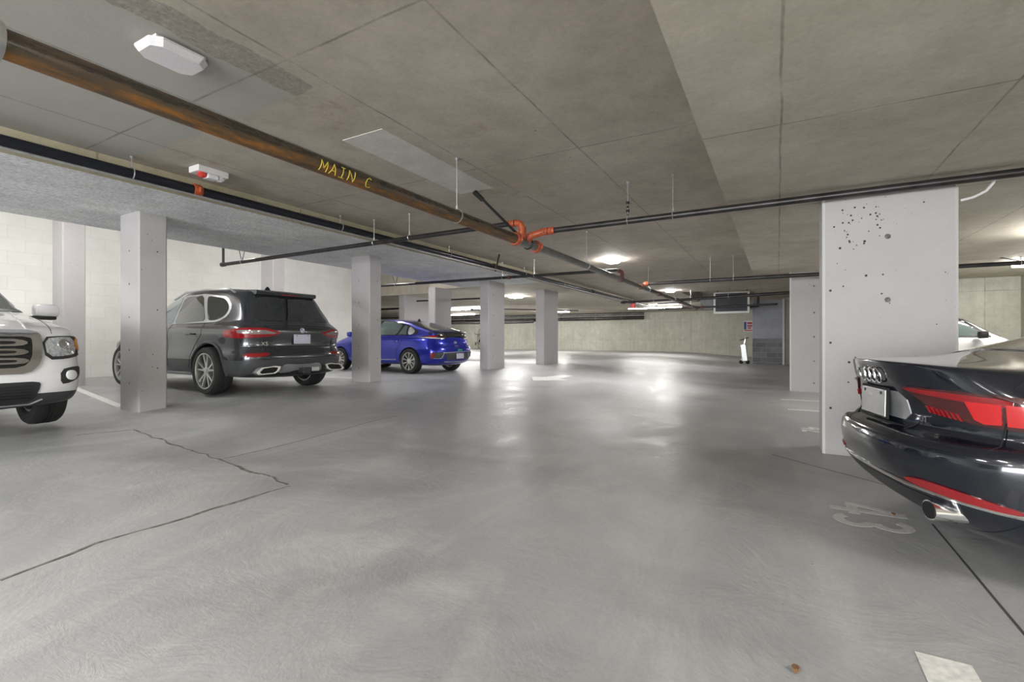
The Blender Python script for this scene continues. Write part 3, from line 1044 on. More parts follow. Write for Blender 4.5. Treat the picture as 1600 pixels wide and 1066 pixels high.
tube_light(3.6, -4.5, Z_RIGHT - .01, PI / 2, 'unseen strip light added over the stalls right of the camera', 1.3)
tube_light(3.4, 9.0, Z_RIGHT - .01, PI / 2, 'unseen strip light added over the stall behind the big pitted column', 1.3)

for x, y, la in ((-2.2, -1.6, 'unseen strip light added over the aisle just behind the camera'), (-4.6, -1.6, 'unseen strip light added behind the camera nearer the left bays'), (-1.2, -4.6, 'unseen strip light added farther behind the camera')):
    tube_light(x, y, Z_MAIN, PI / 2, la, 1.3, 0, GLOWN)  # extra strips added out of view to light the foreground

# emergency light
t = empty('emergency_light', (-5.72, 3.1, Z_MAIN), 0.0, 'small white emergency light with red and clear lamps on the ceiling by the black pipe', 'emergency light')
bm = bmesh.new(); box(bm, -.10, .10, -.17, .17, -.07, 0, bev=.008); link('housing', bm, WHITEP, t)
bm = bmesh.new(); lathe(bm, (0.04, -0.1, -.085), (0.3, -.2, -1), [(.0, -.03), (.04, -.02), (.045, .02), (.0, .04)], 16, 0, False); link('red_lamp', bm, RED, t, True, 'red lamp')
bm = bmesh.new(); lathe(bm, (0.04, 0.1, -.085), (0.3, .2, -1), [(.0, -.03), (.04, -.02), (.045, .02), (.0, .04)], 16, 0, False); link('clear_lamp', bm, CLEAR, t, True, 'clear lamp')
bm = bmesh.new(); box(bm, -.02, .09, -.06, .06, -.12, -.07, bev=.01); link('lamp_cover', bm, CLEAR, t)
# small sprinkler heads / smoke detector
t = empty('smoke_detector', (0.05, 2.05, Z_RIGHT), 0, 'small round white detector on the ceiling at the top right', 'detector')
bm = bmesh.new(); lathe(bm, (0, 0, 0), (0, 0, -1), [(.045, 0), (.045, .02), (.02, .035), (.0, .036)], 20, 0, False); link('cap', bm, WHITEP, t, True)
# lighter patched strip cast in the ceiling
bm = bmesh.new()
box(bm, -3.72, -3.2, 3.27, 5.25, Z_MAIN - 0.006, Z_MAIN + .01)
o = link('trim_7', bm, concrete('patched_ceiling', (0.55, 0.53, 0.49), (0.60, 0.58, 0.54), hole=(9, .08), rough=.7)); o['kind'] = 'structure'

# red hanging box
t = empty('hanging_alarm_box', (-5.85, 22.0, 2.66), 0, 'small red box hanging on a rod above the far strip lights', 'alarm box')
bm = bmesh.new()
lathe(bm, (0, 0, -.02), (0, 0, 1), [(0.0, -.13), (.11, -.12), (.13, -.02), (.12, .08), (.05, .13), (0.0, .14)], 12, 0, False)
link('housing', bm, REDS, t, True)
bm = bmesh.new(); tube(bm, [(0, 0, .1), (0, 0, 3.05 - 2.66)], .006, 6); link('rod', bm, GALV, t)

# unit heater in the ceiling recess
t = empty('unit_heater', (-1.78, 23.0, 2.70), 0, 'large unit heater with a dark louvred front hanging in the ceiling recess', 'heater')
bm = bmesh.new()
box(bm, -.70, .70, 0.02, .85, -.45, .45, bev=.01)
link('cabinet', bm, WHITEP, t)
bm = bmesh.new()
for (x0, x1, z0, z1) in ((-.72, -.64, -.47, .47), (.64, .72, -.47, .47), (-.64, .64, -.47, -.38), (-.64, .64, .42, .47)):
    box(bm, x0, x1, -.03, .03, z0, z1)
link('front_frame', bm, EDGE, t)
bm = bmesh.new()
box(bm, -.64, .64, 0.005, .018, -.38, .42)
for k in range(16):
    z = -.35 + k * .05
    box(bm, -.64, .64, -.02, .0, z, z + .012)
lathe(bm, (0, -.01, 0.0), (0, 1, 0), [(.09, -.03), (.09, .01), (.07, .01), (.07, -.03)], 18)
link('louvre_grille', bm, simple('dark_louvre', (0.03, .03, .04), .5), t)
bm = bmesh.new()
for s in (-.6, .6):
    tube(bm, [(s, .4, .44), (s, .4, .8)], .01, 6)
link('hanger_rods', bm, BLKM, t)
bm = bmesh.new()
tube(bm, [(.72, .1, -.2), (1.05, .1, -.2), (1.05, .1, .7)], .05, 10)
prop(link('heater_pipe', bm, BLKM, t, True))
# air duct
DUCT = simple('dull_duct_steel', (0.33, 0.34, 0.35), 0.6, 0.2, noise=0.15, nscale=8)
t = empty('air_duct', (-3.3, 25.3, 2.82), 0, 'silvery galvanised air duct beside the unit heater in the ceiling recess', 'duct')
bm = bmesh.new()
box(bm, 0, 2.0, -.35, .35, -.25, .25, bev=.01)
for x in (.3, 1.7):
    tube(bm, [(x, 0, .2), (x, 0, .675)], .01, 6)
link('duct_run', bm, DUCT, t)
for x in (0.02, .5, 1.0, 1.5, 1.98):
    bm = bmesh.new(); box(bm, x - .02, x + .02, -.38, .38, -.28, .28); link('flange', bm, DUCT, t)

# sign and scooter by the enclosure
t = empty('warning_sign', (-1.25, 25.75, 1.72), 0, 'small red, white and blue notice sign left of the grey block enclosure', 'sign')
bm = bmesh.new(); box(bm, -.2, .2, -.01, .01, -.26, .26); link('sign_panel', bm, WHITEP, t)
bm = bmesh.new(); box(bm, -.18, -.07, -.016, -.009, -.15, .22); link('blue_field', bm, simple('sign_blue', (.04, .08, .25), .5), t)
bm = bmesh.new()
for (a, b, c, d) in ((-.04, .18, .10, .2), (-.04, .18, -.02, .06), (-.02, .14, -.12, -.05), (-.16, .17, -.23, -.17)):
    box(bm, a, b, -.016, -.009, c, d)
link('red_blocks', bm, simple('sign_red', (.45, .06, .05), .5), t)
bm = bmesh.new(); box(bm, -.03, .20, .01, .07, -.05, .05); link('bracket', bm, GALV, t)
zz = fz(-1.45, 26.6)
t = empty('kick_scooter', (-1.36, 25.2, fz(-1.36, 25.2)), 0, 'silver and black scooter standing upright left of the grey block enclosure', 'scooter')
bm = bmesh.new()
tube(bm, [(-.14, 0, .16), (0.02, 0, 1.18)], .045, 12)
link('steering_column', bm, CHROME, t, True, 'bright silver column')
bm = bmesh.new()
tube(bm, [(-.22, 0, 1.12), (0.02, 0, 1.2), (.16, 0, 1.26)], .02, 10)
link('handlebar', bm, BLKM, t, True)
bm = bmesh.new(); tube(bm, [(0.02, 0, 1.18), (.03, 0, 1.35)], .03, 10); link('stem_top', bm, WHITEP, t, True)
bm = bmesh.new(); box(bm, -.1, .16, -.09, .09, .12, .95, bev=.03, M=Matrix.Rotation(-.12, 4, 'Y')); link('folded_deck', bm, GALV, t)
for dx in (-.16, .12):
    bm = bmesh.new(); torus(bm, (dx, 0, .09), (0, 1, 0), .065, .028, 20, 8); lathe(bm, (dx, 0, .09), (0, 1, 0), [(.05, -.015), (.05, .015)], 14, 0, False)
    link('wheel', bm, TYRE, t, True)

# bicycle hung on the back wall, front wheel up
t = empty('bicycle', (-22.05, 34.3, fz(-22, 34) - .06), 0, 'dark bicycle parked upright on its rear wheel against the far wall', 'bicycle')
WB_, RW = 1.02, 0.34


def by(x, z):
    return (x, 0, z)


rear, frontw = (-.05, .42), (0.02, 1.52)
for nm, c in (('rear_wheel', rear), ('front_wheel', frontw)):
    bm = bmesh.new()
    torus(bm, by(*c), (0, 1, 0), RW, .022, 36, 8)
    for k in range(12):
        a = 2 * PI * k / 12
        tube(bm, [by(*c), by(c[0] + RW * math.cos(a), c[1] + RW * math.sin(a))], .003, 4)
    lathe(bm, by(*c), (0, 1, 0), [(.03, -.05), (.03, .05)], 10, 0, False)
    link(nm, bm, TYRE, t, True)
bm = bmesh.new()
bb, st, hd = (-.22, .80), (-.46, .62), (-.34, 1.30)
hd2 = (-.42, 1.18)
for a, b in ((rear, bb), (rear, st), (bb, st), (bb, hd), (st, hd2), (hd, hd2), (hd, frontw)):
    tube(bm, [by(*a), by(*b)], .02, 8)
link('frame', bm, BLKM, t, True)
bm = bmesh.new(); tube(bm, [by(*hd), by(-.55, 1.36)], .016, 8); tube(bm, [(-.55, -.22, 1.36), (-.55, .22, 1.36)], .016, 8); tube(bm, [(-.55, -.22, 1.36), (-.60, -.22, 1.50)], .018, 8)
link('handlebar', bm, BLKM, t, True)
bm = bmesh.new(); tube(bm, [by(*st), by(-.60, .55)], .015, 8); box(bm, -.66, -.60, -.06, .06, .42, .66, bev=.015); link('saddle', bm, BLKM, t, True)
bm = bmesh.new(); lathe(bm, (bb[0], -.05, bb[1]), (0, 1, 0), [(.09, -.004), (.09, .004)], 18, 0, False); tube(bm, [(bb[0], -.06, bb[1]), (bb[0] + .12, -.06, bb[1] - .12)], .012, 6); box(bm, bb[0] + .08, bb[0] + .16, -.14, -.06, bb[1] - .14, bb[1] - .11)
link('crank', bm, BLKM, t, True)


# ------------------------------------------------------------------ cars
def lerp_t(tab, x):
    if not isinstance(tab, (list, tuple)):
        return tab
    if x <= tab[0][0]: return tab[0][1]
    for (a, b), (c, d) in zip(tab[:-1], tab[1:]):
        if x <= c:
            return b + (d - b) * (x - a) / (c - a)
    return tab[-1][1]


NR, NS, NF = 6, 10, 6


def outline(xr, xf, w, z, Lr=.45, Lf=.6, nr=3.2, nf=3.0, tr=.93, tf=.92, crown=0.0):
    """half outline of one body level from the rear centre to the front centre"""
    pts = []
    raw = []
    for i in range(NR + 1):
        t = PI / 2 * i / NR
        raw.append((xr + Lr * (1 - max(math.cos(t), 0) ** (2 / nr)), math.sin(t) ** (2 / nr)))
    for i in range(1, NS):
        raw.append((xr + Lr + (xf - Lf - xr - Lr) * i / NS, 1.0))
    for i in range(NF, -1, -1):
        t = PI / 2 * i / NF
        raw.append((xf - Lf * (1 - max(math.cos(t), 0) ** (2 / nf)), math.sin(t) ** (2 / nf)))
    mid = (xr + xf) / 2
    for x, s in raw:
        k = ss((mid - x) / (mid - xr)) if x < mid else ss((x - mid) / (xf - mid))
        tap = (tr if x < mid else tf)
        y = w * s * (1 - (1 - tap) * k)
        zz = lerp_t(z, x) + crown * (1 - s * s)
        pts.append((x, y, zz))
    return pts


class Car:
    def __init__(s, name, L, label, cat, X, Y, Z, rot, group=None):
        s.L = L
        s.root = empty(name, (X + L / 2 * math.cos(rot), Y + L / 2 * math.sin(rot), Z), rot, label, cat, group)
        s.off = Vector((-L / 2, 0, 0))

    def link(s, name, bm, m, parent=None, smooth=False, label=None):
        bmesh.ops.translate(bm, verts=bm.verts, vec=s.off)
        return link(name, bm, m, parent or s.root, smooth, label)

    def body(s, levels, paint, low, low_levels, arches, arch_r, W):
        bm = bmesh.new()
        half = [outline(**l) for l in levels]
        n = len(half[0])
        rings = []
        for h in half:
            ring = [bm.verts.new(p) for p in h] + [bm.verts.new((x, -y, z)) for x, y, z in h[-2:0:-1]]
            rings.append(ring)
        m = len(rings[0])
        for i in range(len(rings) - 1):
            for k in range(m):
                f = bm.faces.new((rings[i][k], rings[i][(k + 1) % m], rings[i + 1][(k + 1) % m], rings[i + 1][k]))
                f.material_index = 1 if i < low_levels else 0
        for ring, mi in ((rings[0], 2), (rings[-1], 0)):
            h = n - 1
            # quads straight across the car
            for k in range(0, h):
                a, b = ring[k], ring[k + 1]
                c, d = ring[(m - k - 1) % m], ring[(m - k) % m]
                vs = []
                for v in (a, b, c, d):
                    if v not in vs:
                        vs.append(v)
                if len(vs) > 2:
                    bm.faces.new(vs).material_index = mi
        bmesh.ops.recalc_face_normals(bm, faces=bm.faces)
        me = bpy.data.meshes.new('body')
        bm.to_mesh(me)
        bm.free()
        mats = [paint, low, BLACK]
        for mt in mats:
            me.materials.append(mt)
        tmp = bpy.data.objects.new('tmp', me)
        COL.objects.link(tmp)
        sub = tmp.modifiers.new('s', 'SUBSURF')
        sub.levels = 2
        sub.render_levels = 2
        dg = bpy.context.evaluated_depsgraph_get()
        sm = bpy.data.meshes.new_from_object(tmp.evaluated_get(dg))
        b0 = bmesh.new()
        b0.from_mesh(sm)
        s.bvh = BVHTree.FromBMesh(b0)
        b0.free()
        # wheel wells
        tmp.modifiers.clear()
        tmp.data = sm
        cb = bmesh.new()
        for (ax, az) in arches:
            for sd in (-1, 1):
                lathe(cb, (ax, sd * (W + .05), az), (0, -sd, 0), [(arch_r, 0), (arch_r, .42)], 40, 2, False)
        cm = bpy.data.meshes.new('cut')
        bmesh.ops.recalc_face_normals(cb, faces=cb.faces)
        cb.to_mesh(cm)
        cb.free()
        for mt in mats:
            cm.materials.append(mt)
        co = bpy.data.objects.new('cut', cm)
        COL.objects.link(co)
        bo = tmp.modifiers.new('b', 'BOOLEAN')
        bo.operation = 'DIFFERENCE'
        bo.object = co
        bo.solver = 'EXACT'
        dg = bpy.context.evaluated_depsgraph_get()
        dg.update()
        fm = bpy.data.meshes.new_from_object(tmp.evaluated_get(dg))
        bpy.data.objects.remove(tmp)
        bpy.data.objects.remove(co)
        bm = bmesh.new()
        bm.from_mesh(fm)
        me2 = fm
        o = None
        bmesh.ops.translate(bm, verts=bm.verts, vec=s.off)
        bm.to_mesh(fm)
        bm.free()
        fm.name = 'body'
        if len(fm.materials) == 0:
            for mt in mats:
                fm.materials.append(mt)
        fm.polygons.foreach_set('use_smooth', [True] * len(fm.polygons))
        fm.set_sharp_from_angle(angle=math.radians(50))
        o = bpy.data.objects.new('body', fm)
        COL.objects.link(o)
        o.parent = s.root
        s.bodyo = o
        return o

    def ray(s, p, d, far=9.0):
        o = p - d * far
        hit, nrm, _, _ = s.bvh.ray_cast(o, d, 2 * far)
        if hit is None:
            hit, nrm, _, _ = s.bvh.find_nearest(p)
        if nrm.dot(d) > 0:
            nrm = -nrm
        return hit, nrm

    def frame(s, ang):
        if ang == 'top':
            d = Vector((0, 0, -1)); r = Vector((0, -1, 0)); u = Vector((1, 0, 0))
        else:
            el = 0
            if isinstance(ang, tuple):
                ang, el = ang
            a, e = math.radians(ang), math.radians(el)
            d = Vector((math.cos(a) * math.cos(e), -math.sin(a) * math.cos(e), -math.sin(e)))
            r = d.cross(Vector((0, 0, 1))).normalized()
            u = r.cross(d)
        return d, r, u

    def panel(s, name, pts, ang, m, lift=.004, thick=.012, step=.06, rnd=2, parent=None, label=None, depth=0.0):
        """a body-hugging panel: outline given in car space, dropped onto the body along a direction"""
        d, r, u = s.frame(ang)
        P = [(Vector(p).dot(r), Vector(p).dot(u)) for p in pts]
        for _ in range(rnd):
            Q = []
            for i in range(len(P)):
                a, b = Vector(P[i]), Vector(P[(i + 1) % len(P)])
                L_ = (b - a).length
                k = min(.25, .05 / max(L_, 1e-6))
                Q += [tuple(a.lerp(b, k)), tuple(a.lerp(b, 1 - k))]
            P = Q
        bm = bmesh.new()
        bm.faces.new([bm.verts.new((a, b, 0)) for a, b in P])
        bmesh.ops.triangulate(bm, faces=bm.faces, ngon_method='EAR_CLIP')
        for ax in (0, 1):
            lo, hi = min(q[ax] for q in P), max(q[ax] for q in P)
            k = math.floor(lo / step) * step + step
            while k < hi:
                co = [0, 0, 0]; co[ax] = k
                no = [0, 0, 0]; no[ax] = 1
                bmesh.ops.bisect_plane(bm, geom=bm.verts[:] + bm.edges[:] + bm.faces[:], dist=1e-6, plane_co=co, plane_no=no)
                k += step
        bmesh.ops.remove_doubles(bm, verts=bm.verts, dist=1e-5)
        bm.normal_update()
        # consistent facing towards the viewer
        vs = list(bm.verts)
        top = {}
        bot = {}
        for v in vs:
            p = r * v.co.x + u * v.co.y
            hit, nrm = s.ray(p, d)
            top[v] = hit + nrm * lift - d * depth
            bot[v] = hit - nrm * (thick - lift) + d * 0
        b2 = bmesh.new()
        tv = {v: b2.verts.new(top[v]) for v in vs}
        bv = {v: b2.verts.new(bot[v]) for v in vs}
        for f in bm.faces:
            b2.faces.new([tv[v] for v in f.verts])
            b2.faces.new([bv[v] for v in reversed(f.verts)])
        for e in bm.edges:
            if len(e.link_faces) == 1:
                a, b = e.verts
                b2.faces.new((tv[a], tv[b], bv[b], bv[a]))
        bm.free()
        return s.link(name, b2, m, parent, True, label)

    def line(s, name, pts, ang, m, r=.003, lift=0.0, step=.05, parent=None, close=False, label=None, flat=False):
        """a thin line (gap, trim strip) following the body"""
        d, R_, U = s.frame(ang)
        pts = [Vector(p) for p in pts]
        if close:
            pts.append(pts[0])
        P = []
        for a, b in zip(pts[:-1], pts[1:]):
            k = max(1, int((b - a).length / step))
            P += [a.lerp(b, i / k) for i in range(k)]
        P.append(pts[-1])
        Q = []
        for p in P:
            hit, nrm = s.ray(p, d)
            Q.append(hit + nrm * lift)
        bm = bmesh.new()
        tube(bm, Q, r, 6)
        return s.link(name, bm, m, parent, True, label)

    def both(s, fn, *a, **k):
        for sd in (1, -1):
            fn(sd, *a, **k)

    def wheel(s, x, y, R, wd, style, z=None, tread=True):
        sd = 1 if y > 0 else -1
        z = R if z is None else z
        rr = R * style.get('rim', .72)
        bm = bmesh.new()
        c = (x, y, z)
        h = wd / 2
        lathe(bm, c, (0, sd, 0), [(rr, -h * .85), (rr + .02, -h), (R * .93, -h), (R * .985, -h * .8), (R, -h * .45), (R, -h * .18), (R - .006, -h * .16), (R - .006, -h * .10), (R, -h * .08), (R, h * .08),
                                  (R - .006, h * .10), (R - .006, h * .16), (R, h * .18), (R, h * .45), (R * .985, h * .8), (R * .93, h), (rr + .02, h), (rr, h * .85)], 56)
        ty = s.link('tyre', bm, TYRE, None, True)
        bm = bmesh.new()
        f = h * .80
        lathe(bm, c, (0, sd, 0), [(rr + .004, -h * .8), (rr + .004, h * .86), (rr + .006, h * .95), (rr - .008, h * .95), (rr - .016, h * .75), (rr - .02, -h * .8)], 56, 0)
        lathe(bm, c, (0, sd, 0), [(rr - .018, -h * .2), (rr - .018, -h * .1)], 40, 1, False)
        lathe(bm, c, (0, sd, 0), [(rr * .62, -h * .1), (rr * .62, h * .05)], 32, 2, False)
        lathe(bm, c, (0, sd, 0), [(.075, 0), (.068, f * .9), (.03, f * 1.0)], 20, 0, False)
        n = style['n']
        for k in range(n):
            a0 = 2 * PI * k / n + PI / 2
            for off_i, off_o in style['spokes']:
                a_i, a_o = a0 + off_i, a0 + off_o
                p0 = Vector((math.cos(a_i), 0, math.sin(a_i))) * .055
                p1 = Vector((math.cos(a_o), 0, math.sin(a_o))) * (rr - .008)
                t = (p1 - p0).normalized()
                q = Vector((-t.z, 0, t.x))
                w0, w1 = style.get('w', (.022, .014))
                yy0, yy1 = f * .92 * sd, f * 1.02 * sd
                V = []
                for p, ww, yy in ((p0, w0, yy0), (p1, w1, yy1)):
                    V.append([bm.verts.new(Vector(c) + p + q * sx * ww + Vector((0, yy - dy * sd, 0))) for sx, dy in ((-1, .02), (-.75, 0), (.75, 0), (1, .02), (.9, .045), (-.9, .045))])
                for i in range(6):
                    bm.faces.new((V[0][i], V[0][(i + 1) % 6], V[1][(i + 1) % 6], V[1][i]))
                bm.faces.new(V[0]); bm.faces.new(V[1])
        o = s.link('rim', bm, [style.get('mat', ALLOY), BLACK, simple('brake_disc', (.25, .25, .25), .4, .8) if 'brake_disc' not in bpy.data.materials else bpy.data.materials['brake_disc']], None, True)
        o.parent = ty
        return ty


def text_bm(body, size, depth=.004):
    c = bpy.data.curves.new('t', 'FONT')
    c.body = body
    c.size = size
    c.extrude = depth
    c.align_x = 'CENTER'
    c.align_y = 'CENTER'
    o = bpy.data.objects.new('t', c)
    COL.objects.link(o)
    dg = bpy.context.evaluated_depsgraph_get()
    me = bpy.data.meshes.new_from_object(o.evaluated_get(dg))
    bpy.data.objects.remove(o)
    bm = bmesh.new()
    bm.from_mesh(me)
    bpy.data.meshes.remove(me)
    return bm


def put_text(car, name, body, size, p, ang, m, lift=.004):
    """lettering on the body, facing out along the hit normal"""
    d, r, u = car.frame(ang)
    hit, nrm = car.ray(Vector(p), d)
    bm = text_bm(body, size)
    n = nrm
    rt = Vector((0, 0, 1)).cross(n).normalized()
    up = n.cross(rt)
    M = Matrix((rt, up, n)).transposed().to_4x4()
    M.translation = hit + n * lift
    bmesh.ops.transform(bm, matrix=M, verts=bm.verts)
    return car.link(name, bm, m)


def plate(car, y0, y1, z0, z1, x, m, tilt=0.0, frame_m=CLAD, name='licence_plate'):
    bm = bmesh.new()
    box(bm, x - .012, x, y0, y1, z0, z1, bev=.003)
    M = Matrix.Translation((x, 0, (z0 + z1) / 2)) @ Matrix.Rotation(tilt, 4, 'Y') @ Matrix.Translation((-x, 0, -(z0 + z1) / 2))
    bmesh.ops.transform(bm, matrix=M, verts=bm.verts)
    o = car.link(name, bm, m)
    bm = bmesh.new()
    box(bm, x - .006, x + .006, y0 - .012, y1 + .012, z0 - .012, z1 + .012, bev=.003)
    bmesh.ops.transform(bm, matrix=M, verts=bm.verts)
    q = car.link('plate_frame', bm, frame_m)
    q.parent = o
    bm = bmesh.new()
    for y in (y0 + .05, y1 - .05):
        for z in ((z1 - .02),):
            lathe(bm, (x - .012, y, z), (-1, 0, 0), [(.008, 0), (.008, .004)], 10, 0, False)
    bmesh.ops.transform(bm, matrix=M, verts=bm.verts)
    q = car.link('screw', bm, BLKM)
    q.parent = o
    return o


# ============ dark grey SUV ============
def suv():
    L_, R = 4.92, .375
    c = Car('suv', L_, 'dark grey SUV with chrome window surround parked nose-in between the first two columns', 'car', -6.73, 5.13, .225, math.radians(178.3))
    zs = [(0, 1.10), (.5, 1.10), (2.6, 1.06), (3.6, 1.03), (4.2, .98), (4.92, .80)]
    lv = [dict(xr=.22, xf=4.72, w=.90, z=.26, Lr=.4, Lf=.7),
          dict(xr=.12, xf=4.84, w=.965, z=.32),
          dict(xr=.04, xf=4.90, w=.985, z=.42),
          dict(xr=.0, xf=4.92, w=.995, z=.56),
          dict(xr=.01, xf=4.92, w=.99, z=.64),
          dict(xr=.06, xf=4.90, w=.975, z=.72),
          dict(xr=.075, xf=4.90, w=.975, z=.84),
          dict(xr=.03, xf=4.88, w=.985, z=[(0, .98), (3, .95), (4.9, .74)]),
          dict(xr=.05, xf=4.82, w=.975, z=[(0, 1.06), (3, 1.0), (4.9, .79)], tr=.92),
          dict(xr=.10, xf=4.74, w=.945, z=zs, tr=.91),
          dict(xr=.16, xf=4.2, w=.90, z=[(0, 1.15), (3.4, 1.10), (3.8, 1.07), (4.3, 1.0)], Lr=.4, Lf=.5, tr=.90, crown=.03),
          dict(xr=.18, xf=3.72, w=.875, z=[(0, 1.19), (3.8, 1.12)], Lr=.35, Lf=.3, tr=.89, tf=.95, crown=.03),
          dict(xr=.34, xf=3.30, w=.80, z=[(0, 1.42), (3.3, 1.37)], Lr=.3, Lf=.3, tr=.88, tf=.93, crown=.01),
          dict(xr=.46, xf=2.90, w=.70, z=[(.4, 1.60), (1.2, 1.665), (2.2, 1.665), (2.9, 1.58)], Lr=.25, Lf=.3, nr=4, tr=.88, tf=.92, crown=.02),
          dict(xr=.52, xf=2.80, w=.62, z=[(.4, 1.64), (1.2, 1.71), (2.2, 1.71), (2.8, 1.62)], Lr=.22, Lf=.3, nr=4, tr=.88, tf=.92, crown=.02),
          dict(xr=.62, xf=2.6, w=.36, z=[(.4, 1.66), (1.2, 1.735), (2.2, 1.735), (2.8, 1.65)], Lr=.2, Lf=.3, nr=4, tr=.9, tf=.92, crown=.005)]
    ax = ((1.07, R), (1.07 + 2.975, R))
    c.body(lv, P_GREY, CLADG, 3, ax, .435, 1.0)
    st = dict(n=5, spokes=[(-.12, -.24), (.12, .24)], w=(.020, .015), rim=.735)
    for x, _ in ax:
        for sd in (1, -1):
            c.wheel(x, sd * .865, R, .275, st)
    for sd in (1, -1):
        S = 90 if sd > 0 else 270
        # window surround then panes
        c.panel('window_trim', [(3.62, sd, 1.105), (3.0, sd, 1.52), (2.5, sd, 1.625), (1.6, sd, 1.63), (.98, sd, 1.56), (.76, sd, 1.40), (.78, sd, 1.24), (1.0, sd, 1.145)], S, SILV, .004, rnd=1)
        c.panel('front_window', [(3.5, sd, 1.135), (2.98, sd, 1.49), (2.55, sd, 1.595), (2.33, sd, 1.6), (2.33, sd, 1.135)], S, GLASSL, .010, rnd=1, label='pale see-through glass')
        c.panel('rear_door_window', [(2.25, sd, 1.14), (2.25, sd, 1.60), (1.62, sd, 1.60), (1.33, sd, 1.165)], S, GLASS, .010, rnd=1)
        c.panel('quarter_window', [(1.50, sd, 1.59), (1.02, sd, 1.53), (.82, sd, 1.39), (.84, sd, 1.25), (1.03, sd, 1.175), (1.26, sd, 1.17)], S, GLASS, .010, rnd=2)
        c.line('door_gap', [(2.29, sd, 1.12), (2.28, sd, .75), (2.25, sd, .42)], S, BLACK, .004)
        c.line('door_gap', [(1.30, sd, 1.14), (1.26, sd, .95), (1.45, sd, .78), (1.56, sd, .6), (1.6, sd, .42)], S, BLACK, .004)
        c.line('door_gap', [(3.55, sd, 1.08), (3.6, sd, .8), (3.5, sd, .45)], S, BLACK, .004)
        for hx in (1.46, 2.48):
            bm = bmesh.new()
            h, n_ = c.ray(Vector((hx + .1, sd, .955)), c.frame(S)[0])
            tube(bm, [h - Vector((.11, 0, 0)), h + Vector((-.08, sd * .035, .004)), h + Vector((.08, sd * .035, .004)), h + Vector((.11, 0, 0))], .014, 8)
            c.link('door_handle', bm, P_GREY, None, True)
        # roof rail
        bm = bmesh.new()
        tube(bm, [(.85, sd * .62, 1.62), (1.0, sd * .625, 1.682), (1.7, sd * .645, 1.708), (2.4, sd * .635, 1.695), (2.85, sd * .61, 1.59)], .018, 8)
        c.link('roof_rail', bm, SILV, None, True)
        # arch cladding
        for axx in (1.07, 4.045):
            bm = bmesh.new()
            pts = []
            for k in range(17):
                a = math.radians(-8 + 196 * k / 16)
                q = Vector((axx + math.cos(a) * .452, sd, R + math.sin(a) * .452))
                if q.z < .27: continue
                h, n_ = c.ray(q, c.frame(S)[0])
                if abs(h.y) < .8: h.y = sd * .93
                pts.append(h + Vector((0, sd * .0, 0)))
            tube(bm, pts, .024, 8)
            c.link('arch_trim', bm, CLADG, None, True)
        c.panel('sill_trim', [(3.55, sd, .34), (3.55, sd, .29), (1.58, sd, .29), (1.58, sd, .34)], S, SILV, .012, rnd=0)
        # tail lamp wrapping the corner
        A = 35 if sd > 0 else -35
        c.panel('tail_lamp', [(.62, sd * .96, 1.005), (.58, sd * .96, .905), (.25, sd * .93, .885), (.08, sd * .82, .895), (.05, sd * .55, .915), (.05, sd * .37, .965), (.06, sd * .40, .995), (.07, sd * .62, 1.045), (.15, sd * .88, 1.045)], A, TAILR, .010, rnd=0)
        c.panel('tail_lamp_insert', [(.30, sd * .93, 1.01), (.27, sd * .93, .965), (.10, sd * .8, .95), (.05, sd * .5, .955), (.05, sd * .45, .97), (.06, sd * .62, 1.01)], A, TAILC, .015, rnd=0)
        c.panel('reflector', [(.12, sd * .93, .655), (.12, sd * .93, .60), (.02, sd * .74, .60), (.02, sd * .58, .625), (.02, sd * .58, .665)], A, TAILR, .010, rnd=1)
        # exhaust trims
        bm = bmesh.new()
        e = [(.80, .37), (.72, .445), (.50, .465), (.40, .45), (.44, .38), (.50, .345), (.76, .335)]
        for sc_, x0, x1, mi in ((1, -.005, .1, 0), (.72, -.010, .09, 1)):
            cy, cz = .59, .40
            a = [bm.verts.new((x0, sd * (cy + (y - cy) * sc_), cz + (z - cz) * sc_)) for y, z in e]
            b = [bm.verts.new((x1, sd * (cy + (y - cy) * sc_), cz + (z - cz) * sc_)) for y, z in e]
            for i in range(7):
                bm.faces.new((a[i], a[(i + 1) % 7], b[(i + 1) % 7], b[i])).material_index = mi
            bm.faces.new(a).material_index = mi
            bm.faces.new(b).material_index = mi
        c.link('exhaust_trim', bm, [CHROME, BLACK])
        bm = bmesh.new()
        box(bm, 3.1, 3.3, sd * .93, sd * 1.12, 1.08, 1.24, bev=.04)
        c.link('door_mirror', bm, P_GREY, None, True)
        c.panel('headlamp', [(4.75, sd * .9, .80), (4.85, sd * .6, .79), (4.85, sd * .55, .70), (4.75, sd * .9, .68), (4.55, sd * .95, .78)], 180 - 35 * sd, HEADL, .006)
        c.panel('front_vent', [(4.85, sd * .92, .58), (4.9, sd * .75, .56), (4.9, sd * .70, .36), (4.8, sd * .9, .36)], 180 - 40 * sd, CLAD, .006)
    # rear screen, spoiler, gaps
    c.panel('rear_window', [(0, .70, 1.165), (0, .62, 1.36), (0, .52, 1.545), (0, -.52, 1.545), (0, -.62, 1.36), (0, -.70, 1.165)], 0, GLASS, .010, rnd=2)
    bm = bmesh.new()
    ys = [-.60, -.5, -.25, 0, .25, .5, .60]
    V = []
    for y in ys:
        y *= .9
        k = 1 - (abs(y) / .6) ** 3 * .25
        V.append([bm.verts.new(p) for p in ((.72, y, 1.655 + .02 * k), (.44, y, 1.640 + .02 * k), (.38 + (1 - k) * .2, y, 1.612 + .02 * k), (.40 + (1 - k) * .2, y, 1.59), (.60, y, 1.57))])
    for a, b in zip(V[:-1], V[1:]):
        for i in range(5):
            bm.faces.new((a[i], a[(i + 1) % 5], b[(i + 1) % 5], b[i]))
    bm.faces.new(V[0]); bm.faces.new(V[-1])
    c.link('roof_spoiler', bm, P_GREY, None, True)
